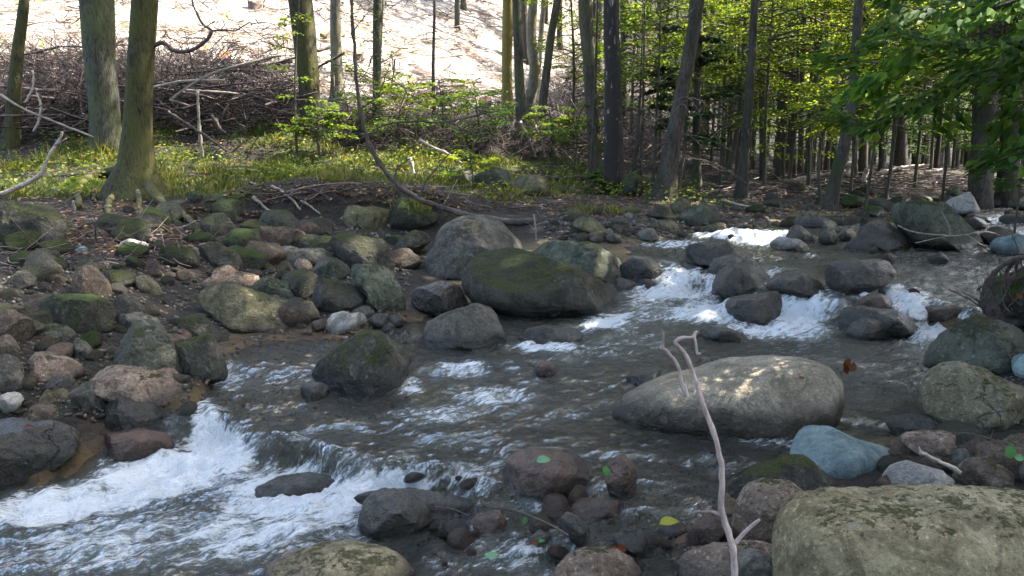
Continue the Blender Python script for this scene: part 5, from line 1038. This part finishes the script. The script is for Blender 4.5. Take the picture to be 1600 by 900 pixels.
# leaf litter
def litter():
    P = [region(3200, (-20,260,260,300,420,320,640,330,860,330,1000,330,1000,280,640,240,300,215,-20,215)), region(2600, (840,345,1640,330,1640,262,1100,262,900,270)), region(1400, (-20,300,420,330,520,400,0,400)), region(900, (250,200,900,190,900,260,300,240)), region(900, (1600,480,1640,330,2200,330,2300,760,1700,760))]
    P = np.concatenate(P); n = len(P); P[:, 2] += .012; nn = rnd_unit(n)*.45+np.array([0, 0, 1.]); V, f = leaves(P, rnd_unit(n)*np.array([1, 1, .2]), nn, rng.uniform(.035, .075, n), .6)
    tag(obj('leaf_litter', mesh_np('leaf_litter', V, f, False), LM['litter']), 'brown fallen leaves lying on the banks and the forest floor', 'leaf litter', kind='stuff')
litter()
# brushwood
def twigs(P, lmin, lmax, r0, r1, flat=.25, bend=.12, K=5, az=None):
    n = len(P); a = rng.uniform(0, 6.283, n) if az is None else rng.normal(az[0], az[1], n); d = np.stack([np.cos(a), np.sin(a), rng.normal(0, flat, n)], -1); L = rng.uniform(lmin, lmax, n); t = np.linspace(-.5, .5, K); s = rnd_unit(n)
    Q = P[:, None]+d[:, None]*(t[None]*L[:, None])[..., None]+s[:, None]*((t**2)[None]*L[:, None]*bend*2)[..., None]; r = rng.uniform(r0, r1, n)**1.; return tubes(Q, r[:, None]*np.linspace(1.1, .5, K)[None], 4)
def pile(label, name, parts, m, cat='brushwood'):
    V, f = merge(parts); return tag(obj(name, mesh_np(name, V, f), m), label, cat, kind='stuff')
def up(P, h): P = P.copy(); P[:, 2] += h*rng.random(len(P))**1.3; return P
poly1 = (-20,218,-20,128,60,126,170,130,300,140,360,138,470,150,480,198,400,208,250,210)
P = region(3600, poly1); pile('tangled heap of grey-brown cut branches at the foot of the sunlit slope', 'brush_pile', [twigs(up(P, .8), .3, 1.3, .0025, .0075, .75, .25), twigs(up(region(240, poly1), .8), 1., 2.6, .010, .024, .15)], SLASH)
poly2 = (520,230,520,170,640,150,760,165,900,150,900,255,760,250,640,240)
P = region(1700, poly2); pile('low heap of dark brush under the shrubs at the slope foot', 'brush_pile', [twigs(up(P, .5), .3, 1.1, .0025, .007, .6, .25)], SLASH)
poly3 = (865,270,865,130,900,60,1060,40,1110,120,1100,270,1000,275)
P = region(2400, poly3); pile('shaded slope of purplish brown brush behind the birch', 'brush_pile', [twigs(up(P, .7), .4, 1.4, .0035, .009, .7, .2), twigs(up(region(160, poly3), .5), 1., 2.4, .01, .025, .2)], SLASH)
P = region(800, (-40,110,-40,-20,860,-20,820,150,600,160,400,120)); pile('pale sticks and chips scattered over the sunlit cleared slope', 'slash', [twigs(up(P, .12), .3, 1.6, .006, .022, .12, az=None)], WOODPALE)
P = region(1500, (-40,115,-40,-20,860,-20,820,150,600,160,400,125)); P = P[vnoise(P*.9, 15) > .08]; pile('dark twigs scattered over the sunlit cleared slope', 'slash', [twigs(up(P, .25), .2, 1.2, .006, .02, .4, .2)], SLASH)
P = region(900, (1100,310,1100,258,1640,258,1640,315,1400,300,1250,310)); pile('dark twigs littering the floor of the right forest', 'forest_floor_twigs', [twigs(up(P, .1), .3, 1.3, .004, .014, .1)], SLASH)
P = region(45, (380,350,380,300,640,310,860,345,860,300,700,300)); pile('thin roots and twigs lying on the left bank edge', 'bank_twigs', [twigs(up(P, .12), .2, .9, .003, .009, .2)], SLASH)
P = region(170, (0,430,0,330,320,350,330,420,150,420)); pile('dry rootlets and twigs below the tree with exposed roots', 'bank_twigs', [twigs(up(P, .08), .15, .6, .002, .006, .3, .3)], SLASH)
# weeds on the cleared slope
P = region(1500, (-40,110,-40,-20,860,-20,820,150,600,160,400,120)); k = vnoise(P*.8, 5) > .12; P = P[k]; n = len(P); P[:, 2] += rng.random(n)*.3; V, f = leaves(P, rnd_unit(n)*np.array([1, 1, .4]), rnd_unit(n)*.7+np.array([0, 0, 1.]), rng.uniform(.06, .16, n), .6); tag(obj('slope_weeds', mesh_np('slope_weeds', V, f, False), LM['herb']), 'sparse green and yellow weeds on the sunlit cleared slope', 'weeds', kind='stuff')
# ------------------------------------------------------------------ sticks and logs, each a thing
def stick(label, pts, w0, w1, m=WOOD, y=None, name='stick', cat='stick', lift=.03, sides=7, lines=(), nn=20):
    if y is None: P = smooth_path(gpath(pts, lift), nn)
    else: P = smooth_path(at_y(np.array(pts, float)[:, 0], np.array(pts, float)[:, 1], np.array(y, float) if not np.isscalar(y) else y), nn)
    r = np.linspace(w0, w1, nn)/2/F*P[:, 1]; parts = [tubes(P[None], r[None], sides)]; V0 = parts[0][0]
    if lines: parts.append(px_tubes(lines, float(P[:, 1].mean()) if y is None else (y if np.isscalar(y) else float(np.mean(y)))))
    V, f = merge(parts); V = V+(r.mean()*(.35*vnoise(V*18, 4)+.3*vnoise(V*60, 6)))[:, None]; o0 = P.mean(0); return tag(obj(name, mesh_np(name, V-o0, f), m, None, tuple(o0)), label, cat)
stick('pale curved branch lying up the bank at the far left', [(-20,312),(20,296),(52,280),(66,268),(74,248),(86,228)], 9, 5, WOODPALE, 9.0, 'branch', 'branch', lines=[(((60,276),(48,282),(30,290)),6,3),(((86,228),(95,214),(97,205)),5,3),(((86,228),(104,216)),4,2)])
stick('grey broken stick standing upright in the brush right of the big trunk', [(316,248),(313,215),(310,175),(309,142)], 5.5, 4, WOOD, 12.3)
stick('white bent stick at the left of the brush heap', [(52,205),(60,190),(64,165),(58,148),(57,138)], 4, 3.5, WOODPALE, 13.4)
stick('white short stick above the bent one in the brush heap', [(40,160),(50,140),(52,120),(50,110)], 4, 3, WOODPALE, 13.8)
stick('long thin pole lying across the brush heap at the left', [(0,148),(40,172),(80,188),(120,204),(146,214)], 4, 3, WOOD, 13.2, 'pole', 'pole')
stick('long branch rising out of the brush heap to the right', [(265,157),(300,132),(340,112),(390,98),(440,86)], 5, 4, WOOD, 14.2, 'branch', 'branch')
stick('pale pole lying level on the brush heap right of the mossy trunk', [(240,136),(290,126),(350,125)], 4, 3, WOODPALE, 14.2, 'pole', 'pole'); stick('second pole under the pale level one', [(290,141),(330,143),(372,146)], 4, 3, WOOD, 14.0, 'pole', 'pole')
stick('thin pole sloping down the bank right of the exposed roots', [(262,175),(310,205),(355,236)], 5, 4, WOODDARK, 12.2, 'pole', 'pole'); stick('pale broken branch end at the right of the brush heap', [(330,180),(340,195),(350,208)], 6, 4, WOODDARK, 13., 'branch', 'branch')
stick('pale stump-like stick standing on the sunny bank', [(645,272),(643,258),(640,246)], 7, 8, WOODPALE, 12.)
stick('pale bare branch lying on the brush under the shrubs', [(655,218),(680,232),(700,240),(722,255)], 4, 3, WOODPALE, 12.5, 'branch', 'branch')
stick('dark fallen branch between the far bank boulders and the birch', [(858,284),(890,283),(935,282)], 8, 6, WOODDARK, None, 'log', 'log', .06)
stick('long fallen log lying before the far trunks', [(1160,287),(1220,285),(1262,279),(1290,273),(1330,270)], 9, 8, WOOD, 17.5, 'log', 'log'); stick('pale thin log behind the stout dark trunk', [(1372,271),(1410,262),(1452,258)], 6, 5, WOODPALE, 19., 'log', 'log'); stick('short pale log end right of the pale thin log', [(1445,270),(1472,266)], 6, 6, WOODPALE, 18.5, 'log', 'log')
stick('pale broken stub standing before the far trunks', [(1351,290),(1350,278),(1355,264)], 7, 8, WOODPALE, 16.5, 'stub', 'stub'); stick('leaning dead pole beside the crooked trunk', [(1318,272),(1325,266),(1332,258)], 5, 4, WOOD, 17., 'pole', 'pole')
stick('pale stick lying in the sticks right of the conifer roots', [(1128,315),(1150,322),(1172,326)], 4, 3, WOODPALE); stick('grey branch on the sticks below the dark straight trunk', [(1100,306),(1118,298),(1130,310)], 4, 3, WOOD, 13.)
for k_, (a, b, c, d_) in enumerate(((835,195,852,246),(812,190,838,250),(856,215,880,270),(870,190,884,222))):
    stick(['steep grey stick on the slope under the trunk clump', 'long grey pole leaning down the slope under the clump', 'pale stick lying down the slope right of the clump', 'short pale stick above the slope right of the clump'][k_], [(a,b),((a+c)/2+3,(b+d_)/2),(c,d_)], 5, 4, WOOD, 15.2)
for k_, (a, b, c, d_, w_) in enumerate(((425,295,452,312,5),(452,312,470,332,4),(372,285,400,292,4),(470,318,500,338,4),(395,312,430,345,5))):
    stick(['pale twig on the brown leaves under the bank, upper one', 'pale twig on the brown leaves under the bank, lower one', 'thin stick along the bank edge right of the exposed roots', 'forked thin twig leaning on the jutting mossy slab', 'grey stick slanting down towards the boulder cluster'][k_], [(a,b),((a+c)/2,(b+d_)/2-2),(c,d_)], w_, w_*.6, WOOD)
stick('short weathered stick standing by the large mossy slab', [(118,352),(116,335),(115,313)], 6, 4, WOOD, 8.6)
stick('thin dry grass-root stem hanging at the bank end', [(838,378),(836,352),(834,335)], 3, 3, WOOD, 8.5, lines=[(((836,352),(855,345)),2,1),(((836,360),(822,345)),2,1)])
# bent sapling hanging over the bank
sp = stick('bent dark sapling curving from the bank edge up over the slope', [(838,346),(800,346),(740,338),(695,326),(655,311),(625,292),(602,268),(585,240),(573,212),(563,172),(556,115),(552,50),(549,0),(548,-40)], 11, 3.5, WOODDARK, 9.2, 'sapling', 'sapling',
    nn=60, lines=[(((574,214),(586,202),(612,192),(650,190),(700,190),(760,176),(800,168)),4,1.5),(((654,310),(668,280),(690,255),(702,240),(720,232)),4,1.5),(((617,280),(622,262),(640,248)),3,1.5),(((563,170),(590,150),(602,120),(612,90)),2.5,1),(((556,115),(540,104),(520,100)),2,1),(((552,50),(566,30),(580,14)),2,1),(((700,190),(740,212),(780,216)),2.5,1),(((557,130),(575,108),(590,60)),2,1),(((650,190),(670,172),(700,160)),2,1),(((690,324),(704,312),(712,318)),3,2)])
pl = []; 
for (u, v) in ((586,202),(612,192),(650,190),(700,190),(740,180),(780,172),(640,248),(612,90),(602,120),(520,100),(580,14),(590,60),(670,172),(700,160),(740,212),(552,20),(566,30),(720,232)): pl.append(at_y(rng.normal(u, 16, 24), rng.normal(v, 8, 24), 9.2)+rng.normal(0, .12, (24, 3))*np.array([.2, 1, .2]))
pl = np.concatenate(pl); n = len(pl); V, f = leaves(pl-np.array(sp.location), rnd_unit(n)*np.array([1, 1, .3]), rnd_unit(n)*.6+np.array([0, 0, 1.]), rng.uniform(.035, .06, n), .6); o = obj('leaves', mesh_np('leaves', V, f, False), LM['beech'], sp); o['kind'] = 'stuff'
# twig trailing over the wedge boulder
stick('thin pale bare twig trailing before the big wedge boulder', [(1403,352),(1425,362),(1460,367),(1500,368),(1535,362),(1565,368),(1590,380)], 2.6, 1.6, WOOD, 8.05, 'twig', 'twig', lines=[(((1485,368),(1482,350),(1476,340),(1472,332)),2,1),(((1430,380),(1470,371),(1500,368)),1.8,1),(((1510,366),(1540,385),(1580,392)),1.6,1)])
# foreground forked stick, planted between the stones
fy = 1.82
fs_ = stick('bare forked stick standing up from the stones in the foreground', [(1146,985),(1147,905),(1146,862),(1138,832),(1126,790),(1127,745),(1122,700),(1108,655),(1092,610),(1079,575),(1065,548),(1053,535)], 13.5, 6.5, STICK, fy, 'forked_stick', 'stick', nn=44, sides=10,
    lines=[(((1070,612),(1063,585),(1055,565),(1040,548),(1032,541)),6,5),(((1036,545),(1035,530),(1033,516)),5,3.5),(((1053,536),(1066,527),(1085,525)),7,5),(((1085,525),(1088,517),(1090,519)),5,4),(((1085,525),(1087,545),(1088,556),(1092,554)),4,4),(((1072,615),(1066,612),(1062,606)),6,5),(((1127,806),(1108,802),(1090,802),(1079,805)),8,5),(((1148,850),(1160,836),(1172,824),(1187,812)),8,5),(((1090,605),(1082,596)),5,3),(((1075,618),(1070,600)),9,6)])
# small twigs of the shallows
stick('thin dark twig with side shoots lying over the shallow stones', [(680,791),(706,796),(732,806)], 3, 2, WOODDARK, 2.75, 'twig', 'twig', lines=[(((706,796),(716,790)),1.5,1),(((690,793),(694,788)),1.5,1)])
stick('dry twig resting on the dark smooth stone in the shallows', [(765,792),(800,796),(830,808),(858,820),(888,836)], 3, 5, WOODDARK, 2.6, 'twig', 'twig', lines=[(((800,796),(812,804)),2,1)])
stick('thin twig sloping into the small cascade at the mossy midstream boulder', [(432,614),(448,600),(470,586)], 2.5, 2, WOODDARK, 4.2, 'twig', 'twig')
stick('dry tan stick lying on the stones of the right bank', [(1438,706),(1460,717),(1500,738)], 7, 9, WOODPALE, 2.75, lines=[(((1440,707),(1436,698)),3,1.5)])
stick('thin green-leaved shoot leaning in from the right bank', [(1488,678),(1515,677),(1548,686),(1570,700)], 2.5, 1.8, WOODDARK, 2.9, 'shoot', 'shoot', lines=[(((1548,686),(1552,672)),1.8,1)])
# root tangle at the right edge
ry = 4.9
lines = [(((1620,500),(1575,505),(1556,470),(1560,430),(1590,405),(1640,395)),16,9),(((1558,470),(1548,490),(1560,508)),12,8),(((1640,430),(1590,440),(1556,442),(1530,455)),10,4),(((1556,442),(1540,470),(1525,468),(1504,457)),6,2),(((1590,405),(1580,450),(1600,500)),9,6),(((1610,420),(1575,470),(1585,510)),7,4),(((1640,460),(1600,470),(1565,500)),9,5),(((1565,430),(1552,440),(1545,452)),12,7),(((1550,485),(1575,470),(1620,450)),7,5),(((1595,410),(1600,440),(1570,480)),5,3),(((1640,480),(1590,490),(1550,500)),10,8)]
V, f = px_tubes(lines, ry, 7); V = V+np.array([0, 1, 0])*(.10*vnoise(V*5, 8))[:, None]; o0 = V.mean(0); rt = tag(obj('root_tangle', mesh_np('root_tangle', V-o0, f), WOODDARK, None, tuple(o0)), 'dark tangle of washed-up roots at the right edge', 'roots')
S0, Fc = ico(4); cc = at_y(1600, 470, ry+.15); P = S0*np.array([.24, .2, .17]); P = shape_noise(P, .3, 77, 2.); obj('soil', mesh_np('soil', P+cc-o0, [Fc]), RM['mossy'], rt)
V, f = twigs(cc+rnd_unit(90)*np.array([.26, .2, .2])-np.array([0, .05, 0]), .12, .45, .002, .006, .8, .35); o = obj('rootlets', mesh_np('rootlets', V-o0, f), WOODDARK, rt); o['kind'] = 'stuff'
# stumps on the cleared slope
def stump(label, u, v, y, wpx, hpx, tilt=.5, m=SLASH):
    p = at_y(u, v, y); z = _g1(p[0], y); p[2] = min(p[2], z); r = wpx/2/F*y; h = hpx/F*y; e = empty('tree_stump', tuple(p)); tag(e, label, 'stump')
    path = np.array([(0, 0, -.25), (0, 0, h*.5), (0, 0, h)]); P = smooth_path(path, 10); rr = r*np.array([1.5, 1.4, 1.25, 1.12, 1.05, 1, 1, 1, 1, 1]); V, f = tubes(P[None], rr[None], 14); V = V*(1+.06*vnoise(V*7, int(u)))[:, None]; top = V[:, 2] > h*.8; V[top, 2] += V[top, 1]*tilt
    obj('stump_wood', mesh_np('stump_wood', V, f), m, e); an = np.linspace(0, 6.283, 15)[:-1]; T = np.stack([np.cos(an)*r*.93, np.sin(an)*r*.93, np.sin(an)*r*.93*tilt+h+.012], -1); T2 = T-np.array([0, 0, .02]); obj('cut_face', mesh_np('cut_face', np.concatenate([T, T2]), [np.arange(14)[None], np.stack([np.arange(14)+14, (np.arange(14)+1) % 14+14, (np.arange(14)+1) % 14, np.arange(14)], -1)], False), CUT, e)
stump('stump with an orange cut face on the sunlit slope', 644, 124, 19.5, 14, 16, .9); stump('ragged grey stump right of the thin straight sapling', 694, 146, 19.2, 24, 22, .1); stump('low stump at the right of the sunlit slope', 758, 158, 19.5, 20, 16, .5)
stump('stump with a reddish cut face behind the dead twig', 352, 102, 17.8, 18, 16, .9); stump('stump left of the reddish cut stump', 318, 98, 17.8, 20, 22, .6, WOOD); stump('small stump behind the sunlit-edged trunk', 508, 52, 21.5, 16, 16, .8)
stump('stump near the top of the slope behind the trunk gap', 560, 78, 20.5, 13, 14, .6); stump('upper stump with cut top at the top edge of the slope', 398, 8, 23.5, 20, 16, .7)
# fallen leaves, one by one
def leaf_thing(label, u, v, Lpx, m, tilt=(0, 0, 1.), dirv=(1, .2, 0), y=None, n=1, cat='leaf', lift=.015, name='leaf'):
    p = hit(u, v) if y is None else at_y(u, v, y); L = Lpx/F*p[1]; nx, ny = 7, 5; s = np.linspace(0, 1, nx); parts = []
    for j in range(n):
        wd = np.sin(np.pi*np.clip(s, .0, 1)**.8)*.32; g = np.linspace(-1, 1, ny); X = np.repeat(s[:, None], ny, 1); Y = wd[:, None]*g[None]; Z = .10*np.abs(g)[None]*np.ones((nx, 1))*.8+.14*np.sin(s*3.)[:, None]*(-1 if j % 2 else 1); V = np.stack([X-.5, Y, Z], -1).reshape(-1, 3)*L
        d = Vector(dirv)+Vector(rng.normal(0, .5*(n > 1), 3)); d.normalize(); nn = Vector(tilt)+Vector(rng.normal(0, .5*(n > 1), 3)); s_ = nn.cross(d).normalized(); nn = d.cross(s_); Mx = np.array([[d.x, s_.x, nn.x], [d.y, s_.y, nn.y], [d.z, s_.z, nn.z]])
        off = rng.normal(0, .3*L, 3) if n > 1 else 0; parts.append((V@Mx.T+off, [grid_faces(nx, ny).reshape(-1, 4)]))
    st_ = np.array([[-.5, 0, 0], [-.7, .02, .05], [-.95, .0, .04]])*L@Mx.T; parts.append(tubes(st_[None], np.full((1, 3), .012*L), 4)); V, f = merge(parts); return tag(obj(name, mesh_np(name, V, f), m, None, (p[0], p[1]-.02, p[2]+lift)), label, cat)
def leaf1(name, c): return leaf_mat(name, [tuple(x*.8 for x in c), c], .3, .55)
LO = leaf1('rust_leaf', (.11, .035, .012)); LT = leaf1('teal_leaf', (.13, .27, .14)); LY = leaf1('yellow_leaf', (.24, .24, .03)); LG = leaf1('green_leaf', (.07, .19, .06)); LR = leaf1('red_leaf', (.10, .03, .02)); LB = leaf1('brown_leaf', (.12, .05, .025))
leaf_thing('rust-brown crumpled dead leaves at the right end of the speckled granite boulder', 1318, 586, 18, LO, (0, -1, .4), (.3, .1, 1), None, 4, 'dead leaves', .05, 'dead_leaf')
leaf_thing('bright green leaf lying on the long brown wet rock', 849, 718, 27, LT, (0, -.5, 1), y=3.15, lift=.0); leaf_thing('green leaf stuck upright to the round brown rock', 946, 732, 20, LG, (0, -1, .2), (.15, 0, -1), y=3.0, lift=.0)
leaf_thing('yellow leaf lying on the small rusty stone', 1044, 815, 36, LY, (0, -.2, 1), y=2.62, lift=.0); leaf_thing('fresh green leaf hanging on the shoot at the right bank', 1572, 708, 26, LG, (-.3, -1, .3), (.1, 0, -1), 2.88); leaf_thing('pale green leaf beside the fresh green one', 1586, 718, 18, LT, (0, -1, .4), (1, 0, -.2), 2.88)
leaf_thing('pale teal leaf drifting in the shallows', 770, 872, 26, LT, (0, -.2, 1), (1, .5, 0)); leaf_thing('green leaf in the shallows below the twig', 846, 848, 13, LG, (0, -.3, 1)); leaf_thing('small olive leaf caught near the thin twig', 820, 815, 14, LG, (0, -.6, 1), (0, .2, 1)); leaf_thing('red leaf lying on the big wet slab boulder', 50, 672, 16, LR, (0, -.4, 1), y=3.72, lift=.02)
leaf_thing('brown leaf lying on the speckled granite boulder', 1250, 590, 12, LB, (0, -.5, 1), y=3.82, lift=.0); leaf_thing('rusty leaf under the grey and blue stone', 975, 862, 22, LO, (0, -.4, 1), (1, .1, 0), None, 3, 'dead leaves', .02, 'dead_leaf')
leaf_thing('orange leaf in the shallows below the twig end', 835, 852, 16, LO, (0, -.3, 1)); leaf_thing('brown dead leaf on the largest river boulder', 922, 438, 10, LB, (0, -.6, 1), y=6.25, lift=.02); leaf_thing('rusty leaf by the root tangle', 1588, 466, 14, LO, (0, -1, .4), y=4.8)
# fern on the left bank
def fern(label, u, v, y, fr):
    p = at_y(u, v, y); p[2] = min(p[2], _g1(p[0], y)); e = empty('fern', tuple(p)); tag(e, label, 'fern')
    for (du, dv, L) in fr:
        t = np.linspace(0, 1, 16); tip = np.array([du, 0.15, dv]); C_ = tip*t[:, None]; C_[:, 2] += .12*np.sin(t*np.pi); d = np.gradient(C_, axis=0); s = np.cross(d, [0, -.5, 1.]); s /= np.linalg.norm(s, axis=1, keepdims=True); parts = [tubes(C_[None], np.linspace(.004, .001, 16)[None], 4)]
        for sg in (-1, 1):
            k = np.arange(1, 16); ll = L*np.sin(np.pi*(1-t[k])**.8*.9+.12); parts.append(leaves(C_[k], s[k]*sg+d[k]*6*.5, np.tile([0, -.5, 1.], (15, 1)), ll, .3))
        V, f = merge(parts); obj('frond', mesh_np('frond', V, f, False), LM['bright'], e)
fern('small bright fern on the bank beside the exposed roots', 122, 278, 10.2, ((-.32, .12, .13), (.28, .14, .12), (-.12, .22, .09)))

# labels that came out twice are told apart by their place along the stream
seen = {}
for o in C.scene.objects:
    if o.parent is None and o.get('label') and not (o.get('group') in ('trees beyond the right edge', 'trees behind the camera')): seen.setdefault(o['label'], []).append(o)
for l, os_ in seen.items():
    if len(os_) > 1:
        os_.sort(key=lambda q: q.location.y)
        for k_, o in enumerate(os_): o['label'] = ['nearer ', 'farther ', 'farthest '][min(k_, 2)]+l
